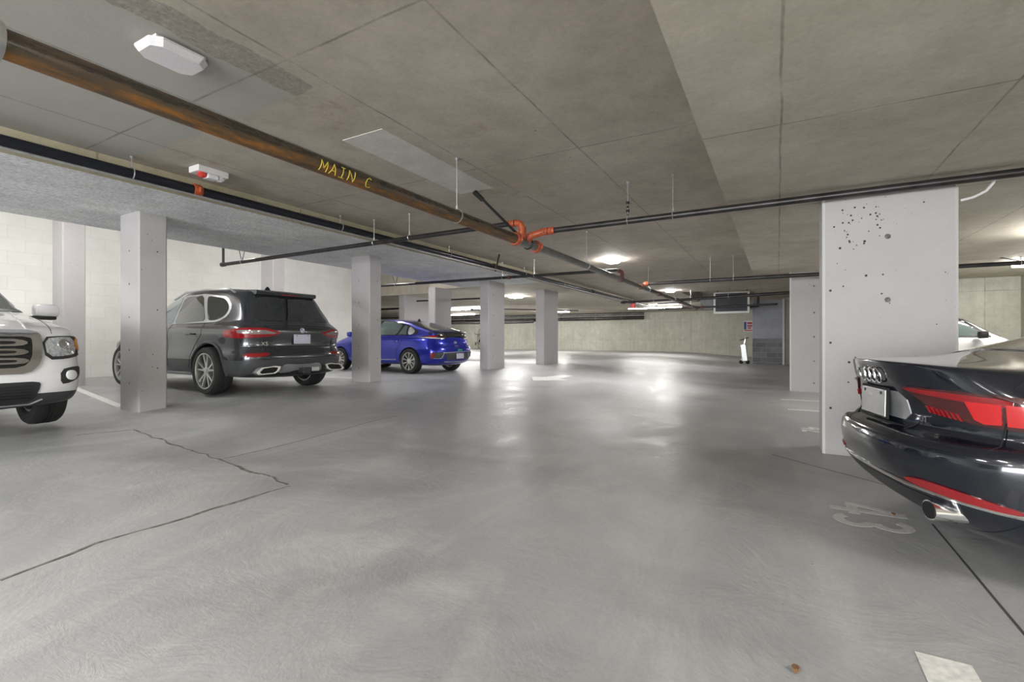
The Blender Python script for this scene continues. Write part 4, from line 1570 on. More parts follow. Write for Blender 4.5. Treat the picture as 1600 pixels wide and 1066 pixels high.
    bm = bmesh.new(); box(bm, .385, .41, -.14, .14, 1.595, 1.608); c.link('brake_light', bm, TAILR)
    c.line('tailgate_gap', [(0, .70, 1.12), (0, .80, 1.04)], 0, BLACK, .004)
    c.line('tailgate_gap', [(.1, .62, .88), (.1, .60, .70), (.05, .54, .585), (.05, 0, .57), (.05, -.54, .585), (.1, -.60, .70), (.1, -.62, .88)], 0, BLACK, .0045)
    c.line('tailgate_crease', [(0, .6, 1.075), (0, 0, 1.09), (0, -.6, 1.075)], 0, P_GREY, .008)
    c.line('tailgate_crease', [(0, .88, .745), (0, .4, .755), (0, 0, .76), (0, -.4, .755), (0, -.88, .745)], 0, P_GREY, .010)
    # rear skid plate and tow hitch
    c.panel('skid_plate', [(0, .40, .345), (0, .36, .44), (0, .30, .485), (0, .14, .47), (0, -.14, .47), (0, -.30, .485), (0, -.36, .44), (0, -.40, .345), (0, -.2, .35), (0, -.12, .38), (0, .12, .38), (0, .2, .35)], 0, SILV, .012, rnd=1)
    bm = bmesh.new(); box(bm, -.06, .12, -.05, .05, .33, .41, bev=.008); box(bm, -.09, -.06, -.06, .06, .32, .42, bev=.006); c.link('tow_hitch', bm, CLAD)
    bm = bmesh.new(); box(bm, -.07, -.05, -.24, -.09, .35, .42, bev=.006); c.link('hitch_socket', bm, SILV)
    h, n_ = c.ray(Vector((0, 0, .87)), Vector((1, 0, 0)))
    plate(c, -.15, .15, .80, .95, h.x - .012, PLATE)
    # roundel badge
    h, n_ = c.ray(Vector((0, 0, 1.015)), Vector((1, 0, 0)))
    bm = bmesh.new()
    lathe(bm, h - n_ * .002, n_, [(.041, 0), (.041, .007), (.036, .009), (.0, .009)], 28, 0, False)
    o = c.link('round_badge', bm, SILV, None, True)
    bm = bmesh.new()
    u = Vector((0, 1, 0)); v = n_.cross(u)
    for q0, mi in ((0, 0), (1, 1), (2, 0), (3, 1)):
        a = [h + n_ * .0075 + (u * math.cos(q0 * PI / 2 + k * PI / 12) + v * math.sin(q0 * PI / 2 + k * PI / 12)) * .026 for k in range(7)]
        f = [bm.verts.new(p) for p in [h + n_ * .0075] + a]
        bm.faces.new(f).material_index = mi
        g = [bm.verts.new(p + n_ * -.003) for p in [h + n_ * .0075] + a]
        bm.faces.new(g).material_index = mi
    bmesh.ops.translate(bm, verts=bm.verts, vec=n_ * .003)
    q = c.link('badge_quarters', bm, [WHITEP, simple('badge_blue', (.02, .12, .45), .3)]); q.parent = o
    put_text(c, 'model_lettering', 'X5', .085, (0, .60, .80), 0, CHROME, .004)
    # shark fin
    bm = bmesh.new()
    lathe(bm, (1.0, 0, 1.72), (0, 0, 1), [(.05, 0), (.035, .03), (.01, .06)], 12, 0, False)
    c.link('roof_antenna', bm, BLKM, None, True)
    c.panel('windscreen', [(0, .72, 1.14), (0, .58, 1.56), (0, -.58, 1.56), (0, -.72, 1.14)], 180, GLASS, .008, rnd=1)
    c.panel('rear_under_trim', [(0, .88, .30), (0, .86, .345), (0, .45, .33), (0, 0, .36), (0, -.45, .33), (0, -.86, .345), (0, -.88, .30)], 0, CLAD, .006, rnd=0)


# ============ blue hatchback ============
def blue():
    L_, R = 4.47, .325
    c = Car('hatchback_car', L_, 'metallic blue sloping-roof hatchback parked beyond the second column', 'car', -7.28, 10.16, .21, math.radians(176.8))
    lv = [dict(xr=.25, xf=4.25, w=.82, z=.20, Lr=.4, Lf=.7),
          dict(xr=.10, xf=4.40, w=.88, z=.28),
          dict(xr=.02, xf=4.46, w=.90, z=.42),
          dict(xr=.0, xf=4.47, w=.905, z=.56),
          dict(xr=.02, xf=4.46, w=.905, z=.66),
          dict(xr=.10, xf=4.42, w=.90, z=.78, tr=.90),
          dict(xr=.09, xf=4.36, w=.895, z=[(0, .90), (3, .84), (4.4, .66)], tr=.88),
          dict(xr=.13, xf=4.2, w=.86, z=[(0, .97), (1, .93), (2.6, .91), (3.4, .88), (4.3, .72)], tr=.86),
          dict(xr=.16, xf=3.85, w=.82, z=[(0, 1.02), (1, .98), (3.2, .94), (4, .86)], Lr=.3, Lf=.4, tr=.84, crown=.02),
          dict(xr=.13, xf=3.45, w=.79, z=[(0, 1.075), (.6, 1.05), (1.2, 1.02), (3.2, .985), (3.5, .97)], Lr=.22, Lf=.3, tr=.82, tf=.95, nr=4, crown=.02),
          dict(xr=.55, xf=3.0, w=.70, z=[(.4, 1.13), (1.2, 1.23), (2.4, 1.25), (3.0, 1.20)], Lr=.25, Lf=.3, tr=.80, tf=.93, nr=4, crown=.03),
          dict(xr=1.05, xf=2.62, w=.60, z=[(1.0, 1.285), (1.5, 1.37), (2.1, 1.40), (2.6, 1.36)], Lr=.3, Lf=.3, tr=.86, tf=.92, nr=4, crown=.02),
          dict(xr=1.25, xf=2.45, w=.40, z=[(1.2, 1.36), (1.7, 1.43), (2.2, 1.44), (2.5, 1.40)], Lr=.3, Lf=.3, tr=.9, tf=.92, nr=4, crown=.005)]
    ax = ((.885, R), (.885 + 2.70, R))
    c.body(lv, P_BLUE, P_BLUE, 1, ax, .36, .91)
    st = dict(n=10, spokes=[(-.0, -.0)], w=(.012, .026), rim=.68)
    for x, _ in ax:
        for sd in (1, -1):
            c.wheel(x, sd * .79, R, .215, st)
    for sd in (1, -1):
        S = 90 if sd > 0 else 270
        c.panel('window_trim', [(3.35, sd, .985), (2.75, sd, 1.31), (2.3, sd, 1.385), (1.7, sd, 1.375), (1.15, sd, 1.26), (.72, sd, 1.09), (.80, sd, 1.00), (1.2, sd, .99)], S, GLASS, .004, rnd=1)
        c.panel('front_window', [(3.25, sd, 1.005), (2.74, sd, 1.29), (2.35, sd, 1.355), (2.18, sd, 1.36), (2.18, sd, 1.005)], S, GLASSL, .009, rnd=1)
        c.panel('rear_door_window', [(2.10, sd, 1.005), (2.10, sd, 1.36), (1.75, sd, 1.35), (1.32, sd, 1.265), (1.42, sd, 1.005)], S, GLASSL, .009, rnd=1, label='pale see-through glass')
        c.panel('quarter_window', [(1.36, sd, 1.01), (1.25, sd, 1.25), (1.15, sd, 1.225), (1.10, sd, 1.01)], S, GLASSL, .009, rnd=0)
        c.panel('quarter_trim', [(1.05, sd, 1.0), (1.10, sd, 1.23), (.85, sd, 1.10), (.90, sd, 1.01)], S, SILV, .008, rnd=1)
        c.line('door_gap', [(1.15, sd, .98), (1.2, sd, .8), (1.33, sd, .6), (1.35, sd, .3)], S, BLACK, .004)
        c.line('door_gap', [(2.15, sd, .98), (2.15, sd, .6), (2.1, sd, .3)], S, BLACK, .004)
        c.line('shoulder_crease', [(.7, sd, .89), (1.6, sd, .875), (3.2, sd, .84)], S, P_BLUE, .008)
        c.line('sill_trim', [(1.35, sd, .36), (3.1, sd, .33)], S, SILV, .014)
        for hx in (1.38, 2.35):
            bm = bmesh.new()
            h, n_ = c.ray(Vector((hx, sd, .83)), c.frame(S)[0])
            tube(bm, [h - Vector((.10, 0, 0)), h + Vector((-.07, sd * .03, 0)), h + Vector((.07, sd * .03, 0)), h + Vector((.10, 0, 0))], .013, 8)
            c.link('door_handle', bm, P_BLUE, None, True)
        A = 40 * sd
        c.panel('tail_lamp', [(.62, sd * .86, .93), (.30, sd * .82, .90), (.12, sd * .66, .885), (.10, sd * .40, .885), (.10, sd * .34, .915), (.12, sd * .55, .985), (.22, sd * .74, .985)], A, TAILD, .010, rnd=1)
        c.panel('tail_lamp_strip', [(.55, sd * .86, .925), (.30, sd * .82, .908), (.12, sd * .66, .895), (.10, sd * .42, .895), (.10, sd * .42, .908), (.12, sd * .66, .915), (.3, sd * .82, .932)], A, WHITEP, .015, rnd=0)
        c.panel('tail_lamp_insert', [(.33, sd * .82, .945), (.15, sd * .66, .93), (.14, sd * .60, .945), (.2, sd * .70, .975)], A, TAILB, .015, rnd=0)
        c.panel('corner_trim', [(.10, sd * .86, .545), (.10, sd * .86, .40), (.02, sd * .52, .40), (.02, sd * .46, .56)], A, CLADG, .008, rnd=0)
        c.panel('reflector', [(.13, sd * .88, .545), (.13, sd * .88, .41), (.06, sd * .82, .41), (.06, sd * .79, .545)], A, TAILR, .014, rnd=0)
        c.line('corner_strip', [(.05, sd * .78, .405), (.02, sd * .58, .405), (.02, sd * .50, .52)], 20 * sd, SILV, .009, .008)
        bm = bmesh.new(); box(bm, 2.95, 3.12, sd * .84, sd * 1.02, .96, 1.09, bev=.035); c.link('door_mirror', bm, P_BLUE, None, True)
        c.panel('headlamp', [(4.2, sd * .85, .72), (4.35, sd * .6, .70), (4.38, sd * .55, .63), (4.2, sd * .87, .63)], 180 - 35 * sd, HEADL, .006)
    c.panel('rear_window', [(.30, .60, 1.2), (1.15, .50, 1.2), (1.15, -.50, 1.2), (.30, -.60, 1.2)], 'top', GLASS, .008, rnd=1)
    # dark lower glass and lip
    c.panel('lower_rear_glass', [(0, .56, .905), (0, .60, 1.0), (0, .52, 1.045), (0, -.52, 1.045), (0, -.60, 1.0), (0, -.56, .905), (0, -.2, .93), (0, .2, .93)], 0, GLASS, .010, rnd=1)
    bm = bmesh.new()
    V = []
    for y in (-.68, -.6, -.3, 0, .3, .6, .68):
        k = (abs(y) / .68) ** 4
        V.append([bm.verts.new(p) for p in ((.34 + k * .1, y, 1.085 - .02 * k), (.10 + k * .16, y, 1.090 - .02 * k), (.07 + k * .16, y, 1.06 - .02 * k), (.30 + k * .08, y, 1.05 - .03 * k))])
    for a, b in zip(V[:-1], V[1:]):
        for i in range(4):
            bm.faces.new((a[i], a[(i + 1) % 4], b[(i + 1) % 4], b[i]))
    bm.faces.new(V[0]); bm.faces.new(V[-1])
    c.link('tail_spoiler', bm, CLAD, None, True)
    c.line('tailgate_gap', [(.1, .62, .88), (.1, .56, .72), (.05, .48, .64), (.05, -.48, .64), (.1, -.56, .72), (.1, -.62, .88)], 0, BLACK, .004)
    c.panel('rear_bumper_insert', [(0, .52, .555), (0, -.80, .575), (0, -.80, .565), (0, .52, .53)], 0, SILV, .010, rnd=0)
    c.panel('diffuser_panel', [(0, .44, .53), (0, .36, .36), (0, -.60, .36), (0, -.74, .53)], 0, CLADG, .008, rnd=0)
    c.line('bumper_strip', [(0, .40, .31), (0, -.3, .30), (0, -.75, .34)], 0, SILV, .012, .006)
    h, n_ = c.ray(Vector((0, -.1, .45)), Vector((1, 0, 0)))
    plate(c, -.25, .05, .38, .52, h.x - .02, PLATE, name='licence_plate')
    c.panel('green_sticker', [(0, -.02, .625), (0, -.20, .625), (0, -.20, .58), (0, -.02, .58)], 0, GREENS, .012, rnd=0)
    h, n_ = c.ray(Vector((0, 0, .80)), Vector((1, 0, 0)))
    bm = bmesh.new()
    for k in range(20):
        pass
    pts = [h + n_ * .006 + Vector((0, math.cos(2 * PI * k / 24) * .055, math.sin(2 * PI * k / 24) * .03)) for k in range(25)]
    tube(bm, pts, .005, 6, caps=False)
    for s_ in (-1, 1):
        tube(bm, [h + n_ * .006 + Vector((0, s_ * -.022 - .008, -.022)), h + n_ * .006 + Vector((0, s_ * -.022 + .008, .022))], .004, 6)
    tube(bm, [h + n_ * .006 + Vector((0, .022, 0)), h + n_ * .006 + Vector((0, -.022, 0))], .004, 6)
    c.link('oval_badge', bm, CHROME, None, True)
    put_text(c, 'model_lettering', 'IONIQ', .05, (0, -.02, .71), 0, CHROME, .004)
    put_text(c, 'trim_lettering', 'electric', .045, (0, .40, .74), 0, CHROME, .004)
    bm = bmesh.new(); lathe(bm, (1.35, 0, 1.38), (0, 0, 1), [(.05, 0), (.03, .04), (.01, .07)], 12, 0, False); c.link('roof_antenna', bm, BLKM, None, True)
    c.panel('windscreen', [(0, .70, 1.0), (0, .52, 1.34), (0, -.52, 1.34), (0, -.70, 1.0)], 180, GLASS, .008, rnd=1)


# ============ black coupe ============
def coupe():
    L_, R = 4.69, .335
    X, Y, a = .405, 3.47, math.radians(12.5)
    c = Car('coupe_car', L_, 'glossy blue-black coupe with red tail lamps parked at the right edge', 'car', X, Y, -.03, a)
    lv = [dict(xr=.34, xf=4.4, w=.80, z=.17, Lr=.62, Lf=.7),
          dict(xr=.22, xf=4.55, w=.86, z=.22, Lr=.62),
          dict(xr=.10, xf=4.62, w=.905, z=.33, Lr=.62),
          dict(xr=.03, xf=4.66, w=.92, z=.42, Lr=.62, nr=2.45),
          dict(xr=.0, xf=4.69, w=.925, z=.54, Lr=.62, nr=2.45),
          dict(xr=.015, xf=4.68, w=.922, z=.61, Lr=.62, nr=2.45),
          dict(xr=.045, xf=4.68, w=.92, z=.645, Lr=.62, nr=2.45),
          dict(xr=.12, xf=4.66, w=.915, z=.665, Lr=.6, nr=2.45),
          dict(xr=.13, xf=4.66, w=.912, z=.72, Lr=.6, nr=2.45),
          dict(xr=.11, xf=4.62, w=.91, z=[(0, .845), (3, .80), (4.6, .66)], Lr=.6, nr=2.45),
          dict(xr=.085, xf=4.6, w=.89, z=[(0, .885), (2, .87), (3, .84), (4.6, .68)], Lr=.6, nr=2.45, tr=.91),
          dict(xr=.055, xf=4.5, w=.835, z=[(0, 1.0), (.4, .965), (1.0, .94), (3, .91), (3.6, .88), (4.5, .72)], Lr=.6, nr=2.45, tr=.88),
          dict(xr=.05, xf=4.48, w=.82, z=[(0, 1.018), (.4, .975), (1.0, .955), (3, .925), (3.6, .90), (4.5, .73)], Lr=.6, nr=2.45, tr=.87),
          dict(xr=.10, xf=4.35, w=.82, z=[(0, 1.010), (.4, .985), (1.0, .965), (3.2, .95), (3.6, .92), (4.4, .76)], Lr=.6, nr=2.45, tr=.86, crown=.012),
          dict(xr=.50, xf=3.75, w=.76, z=[(.3, 1.0), (1.0, .985), (3.2, .97), (3.8, .92)], Lr=.35, Lf=.4, tr=.86, crown=.03),
          dict(xr=.66, xf=3.40, w=.74, z=[(.5, 1.025), (1.2, 1.01), (3.2, .99), (3.5, .98)], Lr=.3, Lf=.3, tr=.86, tf=.95, crown=.03),
          dict(xr=1.15, xf=2.95, w=.66, z=[(1.1, 1.16), (1.6, 1.20), (2.6, 1.20), (3.0, 1.17)], Lr=.3, Lf=.3, tr=.88, tf=.93, nr=4, crown=.03),
          dict(xr=1.62, xf=2.6, w=.56, z=[(1.6, 1.285), (2.1, 1.315), (2.6, 1.28)], Lr=.25, Lf=.25, tr=.93, tf=.93, nr=4, crown=.02),
          dict(xr=1.75, xf=2.45, w=.38, z=[(1.7, 1.335), (2.1, 1.355), (2.5, 1.335)], Lr=.2, Lf=.2, tr=.95, tf=.95, nr=4, crown=.005)]
    ax = ((1.06, R), (1.06 + 2.765, R))
    c.body(lv, P_BLK, P_BLK, 1, ax, .37, .925)
    st = dict(n=5, spokes=[(-.08, -.22), (.08, .22)], w=(.018, .014), rim=.72)
    for x, _ in ax:
        for sd in (1, -1):
            c.wheel(x, sd * .80, R, .245, st)
    for sd in (1, -1):
        S = 90 if sd > 0 else 270
        A = 32 * sd
        # tail lamp: dark housing, red upper band, bright red outer field
        c.panel('tail_lamp', [(.12, sd * .26, .887), (.12, sd * .33, .857), (.13, sd * .44, .80), (.15, sd * .62, .745), (.20, sd * .74, .735), (.34, sd * .85, .735), (.50, sd * .885, .745),
                              (.50, sd * .885, .845), (.30, sd * .84, .870), (.15, sd * .62, .885)], A, TAILD, .010, rnd=1)
        c.panel('lamp_red_band', [(.12, sd * .28, .882), (.12, sd * .35, .864), (.14, sd * .56, .848), (.17, sd * .68, .838), (.24, sd * .775, .83), (.24, sd * .775, .862), (.14, sd * .56, .878)], A, TAILR, .016, rnd=1)
        c.panel('lamp_red_field', [(.17, sd * .63, .845), (.24, sd * .735, .842), (.24, sd * .735, .752), (.20, sd * .69, .748), (.175, sd * .665, .765)], A, TAILB, .017, rnd=0)
        c.panel('lamp_red_field', [(.26, sd * .755, .842), (.45, sd * .87, .835), (.43, sd * .865, .752), (.26, sd * .76, .750)], A * 1.3, TAILB, .017, rnd=0)
        for k in range(7):
            y0 = .43 + k * .028
            c.panel('lamp_rib', [(.14, sd * y0, .80 - k * .003), (.14, sd * (y0 + .012), .80 - k * .003), (.14, sd * (y0 + .035), .765 - k * .003), (.14, sd * (y0 + .023), .765 - k * .003)], A, TAILR, .014, rnd=0)
        # reflector and chrome strip
        c.panel('reflector', [(.03, sd * .42, .435), (.06, sd * .55, .45), (.15, sd * .70, .435), (.30, sd * .83, .40), (.25, sd * .80, .385), (.10, sd * .62, .40), (.03, sd * .45, .415)], A, TAILR, .010, rnd=1)
        # exhaust
        bm = bmesh.new()
        e0 = Vector((.16 if sd < 0 else .30, sd * .55, .315))
        for (rr, x0, x1, mi) in ((1.0, -.05, .20, 0), (.86, -.054, .15, 1)):
            ring = []
            for xx in (x0, x1):
                ring.append([bm.verts.new(e0 + Vector((xx, math.cos(2 * PI * k / 24) * .062 * rr, math.sin(2 * PI * k / 24) * .045 * rr))) for k in range(24)])
            for k in range(24):
                bm.faces.new((ring[0][k], ring[0][(k + 1) % 24], ring[1][(k + 1) % 24], ring[1][k])).material_index = mi
            bm.faces.new(ring[0]).material_index = mi
            bm.faces.new(ring[1]).material_index = mi
        c.link('exhaust_tip', bm, [CHROME, BLACK], None, True)
        c.panel('side_window', [(3.1, sd, .985), (2.6, sd, 1.22), (2.1, sd, 1.27), (1.6, sd, 1.22), (1.15, sd, 1.10), (1.0, sd, 1.0)], S, GLASS, .008, rnd=1)
        c.line('window_trim', [(3.1, sd, .975), (1.0, sd, .985)], S, CHROME, .007, .002)
        c.line('door_gap', [(1.75, sd, .97), (1.70, sd, .6), (1.66, sd, .28)], S, BLACK, .004)
        c.line('door_gap', [(3.15, sd, .95), (3.2, sd, .6), (3.1, sd, .28)], S, BLACK, .004)
        bm = bmesh.new(); box(bm, 2.75, 2.92, sd * .86, sd * 1.04, .95, 1.08, bev=.035); c.link('door_mirror', bm, P_BLK, None, True)
        c.panel('headlamp', [(4.45, sd * .85, .70), (4.6, sd * .6, .68), (4.62, sd * .55, .60), (4.45, sd * .87, .60)], 180 - 35 * sd, HEADL, .006)
    # chrome strip along the lower bumper
    pts = []
    for k in range(41):
        y = -.86 + 1.72 * k / 40
        pts.append((.03, y, .372 + .035 * (1 - (abs(y) / .86) ** 2)))
    c.line('bumper_chrome_strip', pts, 0, CHROME, .009, .004)
    c.panel('diffuser_panel', [(.1, .55, .36), (.1, 0, .385), (.1, -.55, .36), (.1, -.50, .25), (.1, .50, .25)], 0, CLAD, .006, rnd=0)
    c.panel('rear_window', [(.72, .60, 1.2), (.9, .62, 1.2), (1.62, .48, 1.2), (1.62, -.48, 1.2), (.9, -.62, 1.2), (.72, -.60, 1.2)], 'top', GLASS, .006, rnd=1)
    # boot lid gaps and number plate recess
    c.line('boot_gap', [(.13, .30, .66), (.13, .40, .74), (.12, .44, .80)], 0, BLACK, .004)
    c.line('boot_gap', [(.13, -.30, .66), (.13, -.40, .74), (.12, -.44, .80)], 0, BLACK, .004)
    c.line('boot_gap', [(.13, .30, .668), (.13, 0, .668), (.13, -.30, .668)], 0, BLACK, .005)
    c.line('boot_gap', [(.25, .70, 1.0), (.6, .70, 1.0)], 'top', BLACK, .003)
    c.line('boot_gap', [(.25, -.70, 1.0), (.6, -.70, 1.0)], 'top', BLACK, .003)
    c.panel('plate_recess', [(.12, .27, .845), (.12, .30, .70), (.12, -.30, .70), (.12, -.27, .845)], 0, SILV, .003, rnd=1, label='pale reflective number plate recess')
    h, n_ = c.ray(Vector((0, 0, .77)), Vector((1, 0, 0)))
    plate(c, -.155, .155, .695, .845, h.x - .028, PLATES, 0.02, BLACK)
    # four interlocked rings
    bm = bmesh.new()
    h, n_ = c.ray(Vector((0, 0, .925)), Vector((1, 0, 0)))
    u = Vector((0, 1, 0))
    for k in range(4):
        torus(bm, h + n_ * .008 + u * (-.0975 + .065 * k), n_, .043, .0055, 28, 8)
    c.link('rings_badge', bm, CHROME, None, True)
    put_text(c, 'model_lettering', '2.0T', .048, (0, -.37, .725), 0, CHROME, .004)
    bm = bmesh.new(); lathe(bm, (1.72, 0, 1.335), (0, 0, 1), [(.05, 0), (.03, .04), (.01, .06)], 12, 0, False); c.link('roof_antenna', bm, BLKM, None, True)
    c.panel('windscreen', [(0, .68, 1.0), (0, .50, 1.28), (0, -.50, 1.28), (0, -.68, 1.0)], 180, GLASS, .008, rnd=1)


# ============ white pickup ============
def truck():
    L_, R = 5.40, .39
    rot = 0.0
    X, Y = -6.50 - L_, 1.36
    c = Car('pickup_truck', L_, 'white pickup truck with chrome-framed grille facing the aisle at the left edge', 'truck', X, Y, .13, rot)
    f = dict(nf=5.0, Lf=.38, tf=.965, nr=6, Lr=.25, tr=.97)
    lv = [dict(xr=.15, xf=5.22, w=.86, z=.27, **f),
          dict(xr=.05, xf=5.33, w=.91, z=.33, **f),
          dict(xr=.0, xf=5.39, w=.93, z=.42, **f),
          dict(xr=.0, xf=5.40, w=.94, z=.52, **f),
          dict(xr=.0, xf=5.40, w=.943, z=.62, **f),
          dict(xr=.03, xf=5.36, w=.943, z=.70, **f),
          dict(xr=.03, xf=5.33, w=.943, z=.86, **f),
          dict(xr=.03, xf=5.30, w=.94, z=[(0, 1.0), (4, 1.0), (5.4, .985)], **f),
          dict(xr=.03, xf=5.24, w=.92, z=[(0, 1.14), (3.7, 1.14), (4.6, 1.11), (5.3, 1.05)], **f),
          dict(xr=.05, xf=5.14, w=.885, z=[(0, 1.2), (3.7, 1.21), (4.6, 1.165), (5.2, 1.085)], crown=.02, **f),
          dict(xr=.9, xf=4.7, w=.86, z=[(0, 1.21), (3.7, 1.26), (4.7, 1.18)], crown=.045, nf=3, Lf=.5, nr=5, Lr=.3, tr=.98, tf=.93),
          dict(xr=1.45, xf=4.12, w=.85, z=[(1, 1.24), (4.1, 1.275)], crown=.02, nf=3.5, Lf=.35, nr=5, Lr=.2, tr=.98, tf=.95),
          dict(xr=1.6, xf=3.72, w=.78, z=[(1, 1.5), (3.7, 1.5)], crown=.01, nf=4, Lf=.3, nr=5, Lr=.2, tr=.98, tf=.95),
          dict(xr=1.75, xf=3.36, w=.70, z=[(1.7, 1.70), (2.5, 1.73), (3.4, 1.69)], crown=.02, nf=4, Lf=.25, nr=5, Lr=.2, tr=.98, tf=.95),
          dict(xr=1.85, xf=3.2, w=.62, z=[(1.7, 1.75), (2.5, 1.775), (3.3, 1.75)], crown=.02, nf=4, Lf=.25, nr=5, Lr=.2, tr=.98, tf=.95),
          dict(xr=1.95, xf=3.05, w=.4, z=[(1.7, 1.775), (2.5, 1.79), (3.3, 1.77)], crown=.0, nf=4, Lf=.25, nr=5, Lr=.2, tr=.98, tf=.95)]
    ax = ((L_ - .93 - 3.258 + .0, R), (L_ - .93, R))
    c.body(lv, P_WHT, CLADG, 2, ax, .45, .94)
    st = dict(n=6, spokes=[(-.05, -.12), (.05, .12)], w=(.022, .018), rim=.62)
    for x, _ in ax:
        for sd in (1, -1):
            c.wheel(x, sd * .80, R, .26, st)
    F = 180
    # grille: chrome frame, dark field, three chrome bars with slots
    def fpanel(name, pts, m, lift, **k):
        return c.panel(name, [(5.3, y, z) for y, z in pts], F, m, lift, **k)
    gr = fpanel('grille_frame', [(.53, 1.05), (.57, .98), (.545, .72), (.44, .62), (-.44, .62), (-.545, .72), (-.57, .98), (-.53, 1.05)], CHROME, .022, thick=.04, rnd=1)
    g2 = fpanel('grille_field', [(.475, .985), (.49, .94), (.475, .76), (.40, .68), (-.40, .68), (-.475, .76), (-.49, .94), (-.475, .985)], BLACK, .026, thick=.03, rnd=1)
    g2.parent = gr
    for z in (.925, .835, .745):
        q = fpanel('grille_bar', [(.40, z + .033), (.465, z), (.40, z - .033), (-.40, z - .033), (-.465, z), (-.40, z + .033)], CHROME, .040, thick=.02, rnd=1); q.parent = gr
        q = fpanel('grille_slot', [(.34, z + .014), (.37, z), (.34, z - .014), (-.34, z - .014), (-.37, z), (-.34, z + .014)], BLACK, .044, thick=.01, rnd=1); q.parent = gr
    fpanel('lower_grille', [(.52, .545), (.535, .50), (.49, .36), (.42, .33), (-.42, .33), (-.49, .36), (-.535, .50), (-.52, .545)], CLAD, .008, rnd=1)
    for k in range(5):
        fpanel('lower_grille_bar', [(.46, .385 + k * .028), (-.46, .385 + k * .028), (-.46, .393 + k * .028), (.46, .393 + k * .028)], BLKM, .016, rnd=0, step=.1)
    c.line('lower_trim', [(5.3, .56, .36), (5.3, .48, .315), (5.3, -.48, .315), (5.3, -.56, .36)], F, SILV, .008, .006)
    for sd in (1, -1):
        A = F - 28 * sd
        hl = c.panel('headlamp', [(5.36, sd * .605, .985), (5.36, sd * .60, .755), (5.33, sd * .78, .76), (5.25, sd * .88, .79), (5.1, sd * .92, .84), (5.1, sd * .92, .95), (5.2, sd * .89, .995), (5.33, sd * .78, 1.0)], A, CLAD, .012, rnd=1, thick=.03)
        q = c.panel('headlamp_lens', [(5.36, sd * .62, .97), (5.36, sd * .615, .785), (5.33, sd * .77, .79), (5.28, sd * .855, .82), (5.27, sd * .855, .98), (5.33, sd * .77, .985)], A, HEADL, .018, rnd=1); q.parent = hl
        h, n_ = c.ray(Vector((5.33, sd * .765, .91)), c.frame(A)[0])
        bm = bmesh.new(); lathe(bm, h + n_ * .014, n_, [(.055, -.01), (.055, .008), (.038, .010), (.035, .002), (.0, .006)], 24, 0, False); q = c.link('headlamp_projector', bm, CHROME, None, True); q.parent = hl
        q = c.panel('turn_signal', [(5.27, sd * .865, .985), (5.12, sd * .92, .945), (5.12, sd * .92, .87), (5.27, sd * .865, .83)], A, AMBER, .022, rnd=1, label='amber turn signal'); q.parent = hl
        fg = c.panel('fog_lamp_surround', [(5.38, sd * .70, .65), (5.38, sd * .695, .50), (5.36, sd * .78, .51), (5.3, sd * .86, .56), (5.25, sd * .90, .67), (5.33, sd * .84, .68)], A, CLAD, .008, rnd=1)
        h, n_ = c.ray(Vector((5.36, sd * .79, .59)), c.frame(A)[0])
        bm = bmesh.new(); lathe(bm, h + n_ * .01, n_, [(.052, -.01), (.052, .006), (.04, .012), (.0, .016)], 24, 0, False); q = c.link('fog_lamp', bm, CLEAR, None, True); q.parent = fg
        # mirror
        bm = bmesh.new(); box(bm, 3.68, 3.86, sd * .93, sd * 1.17, 1.25, 1.41, bev=.045); q0 = c.link('door_mirror', bm, P_WHT, None, True)
        bm = bmesh.new(); box(bm, 3.69, 3.84, sd * .90, sd * 1.14, 1.215, 1.26, bev=.015); q = c.link('mirror_foot', bm, CLAD, None, True); q.parent = q0
        S = 90 if sd > 0 else 270
        c.panel('side_window', [(3.75, sd, 1.32), (3.35, sd, 1.62), (3.0, sd, 1.66), (1.95, sd, 1.66), (1.75, sd, 1.32)], S, GLASS, .008, rnd=1)
        c.line('hood_gap', [(5.24, sd * .66, 1.0), (4.8, sd * .72, 1.07), (4.2, sd * .80, 1.15)], 'top', BLACK, .004)
        c.line('hood_crease', [(5.2, sd * .48, 1.0), (4.8, sd * .52, 1.07), (4.2, sd * .62, 1.15)], 'top', P_WHT, .012)
    c.panel('windscreen', [(0, .76, 1.32), (0, .66, 1.68), (0, -.66, 1.68), (0, -.76, 1.32)], F, GLASSL, .008, rnd=1, label='slightly green windscreen')
    c.panel('cowl', [(0, .78, 1.285), (0, .78, 1.325), (0, -.78, 1.325), (0, -.78, 1.285)], F, CLAD, .006, rnd=0)
    bm = bmesh.new()
    for y in (.55, -.1):
        tube(bm, [(4.05, y, 1.325), (3.97, y - .5, 1.42)], .008, 6)
    c.link('wiper', bm, BLKM)


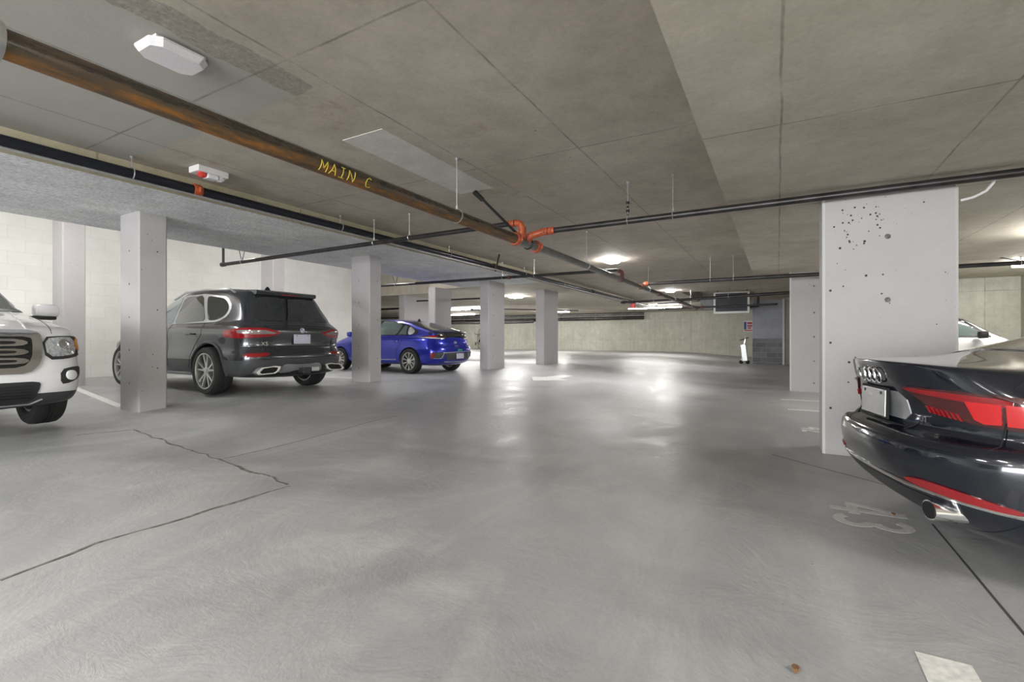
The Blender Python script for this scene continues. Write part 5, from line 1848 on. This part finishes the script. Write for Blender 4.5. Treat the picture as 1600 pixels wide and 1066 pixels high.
# ============ white crossover, far right bay ============
def white_car():
    L_, R = 4.5, .34
    c = Car('crossover_car', L_, 'white car whose window corner shows between the big pitted column and the black coupe', 'car', 1.20, 14.55, -.1, 0.0)
    c.root.scale = (.85, .98, 1.12)
    c.root.location.x = 1.20 + 2.25 * .85
    lv = [dict(xr=.2, xf=4.3, w=.83, z=.22),
          dict(xr=.05, xf=4.45, w=.90, z=.4),
          dict(xr=.0, xf=4.5, w=.915, z=.6),
          dict(xr=.05, xf=4.45, w=.91, z=[(0, .9), (4.5, .8)]),
          dict(xr=.1, xf=4.2, w=.87, z=[(0, 1.05), (3.3, 1.03), (4.3, .92)]),
          dict(xr=.15, xf=3.55, w=.82, z=[(0, 1.12), (3.5, 1.08)], Lf=.3, crown=.02),
          dict(xr=.35, xf=3.0, w=.74, z=[(0, 1.42), (3.1, 1.40)], Lf=.3, crown=.01),
          dict(xr=.5, xf=2.65, w=.66, z=[(0, 1.54), (1.5, 1.59), (2.7, 1.54)], Lf=.25, Lr=.25, nr=4, crown=.02),
          dict(xr=.7, xf=2.45, w=.4, z=[(0, 1.58), (1.5, 1.63), (2.5, 1.59)], Lf=.25, Lr=.25, nr=4)]
    ax = ((.9, R), (3.58, R))
    c.body(lv, P_WHT, CLAD, 1, ax, .385, .915)
    st = dict(n=5, spokes=[(-.08, -.2), (.08, .2)], rim=.70)
    for x, _ in ax:
        for sd in (1, -1):
            c.wheel(x, sd * .80, R, .22, st)
    for sd in (1, -1):
        S = 90 if sd > 0 else 270
        c.panel('front_window', [(3.30, sd, 1.10), (2.72, sd, 1.48), (2.25, sd, 1.51), (2.25, sd, 1.10)], S, BLKM, .004, rnd=1)
        c.panel('front_window_pane', [(3.12, sd, 1.13), (2.70, sd, 1.43), (2.32, sd, 1.47), (2.32, sd, 1.13)], S, GLASSL, .010, rnd=1, label='pale green glass')
        c.panel('rear_door_window', [(2.15, sd, 1.10), (2.15, sd, 1.51), (1.2, sd, 1.48), (.8, sd, 1.14)], S, GLASS, .008, rnd=1)
        c.panel('tail_lamp', [(.3, sd * .87, 1.0), (.3, sd * .87, .85), (.1, sd * .6, .88), (.1, sd * .6, .98)], 35 * sd, TAILR, .008)
        bm = bmesh.new(); box(bm, 2.95, 3.13, sd * .86, sd * 1.05, 1.08, 1.22, bev=.04); c.link('door_mirror', bm, BLKM, None, True)
    c.panel('rear_window', [(0, .6, 1.18), (0, .5, 1.48), (0, -.5, 1.48), (0, -.6, 1.18)], 0, GLASS, .008)
    c.panel('windscreen', [(0, .66, 1.12), (0, .55, 1.48), (0, -.55, 1.48), (0, -.66, 1.12)], 180, GLASS, .008)


suv()
blue()
coupe()
truck()
white_car()
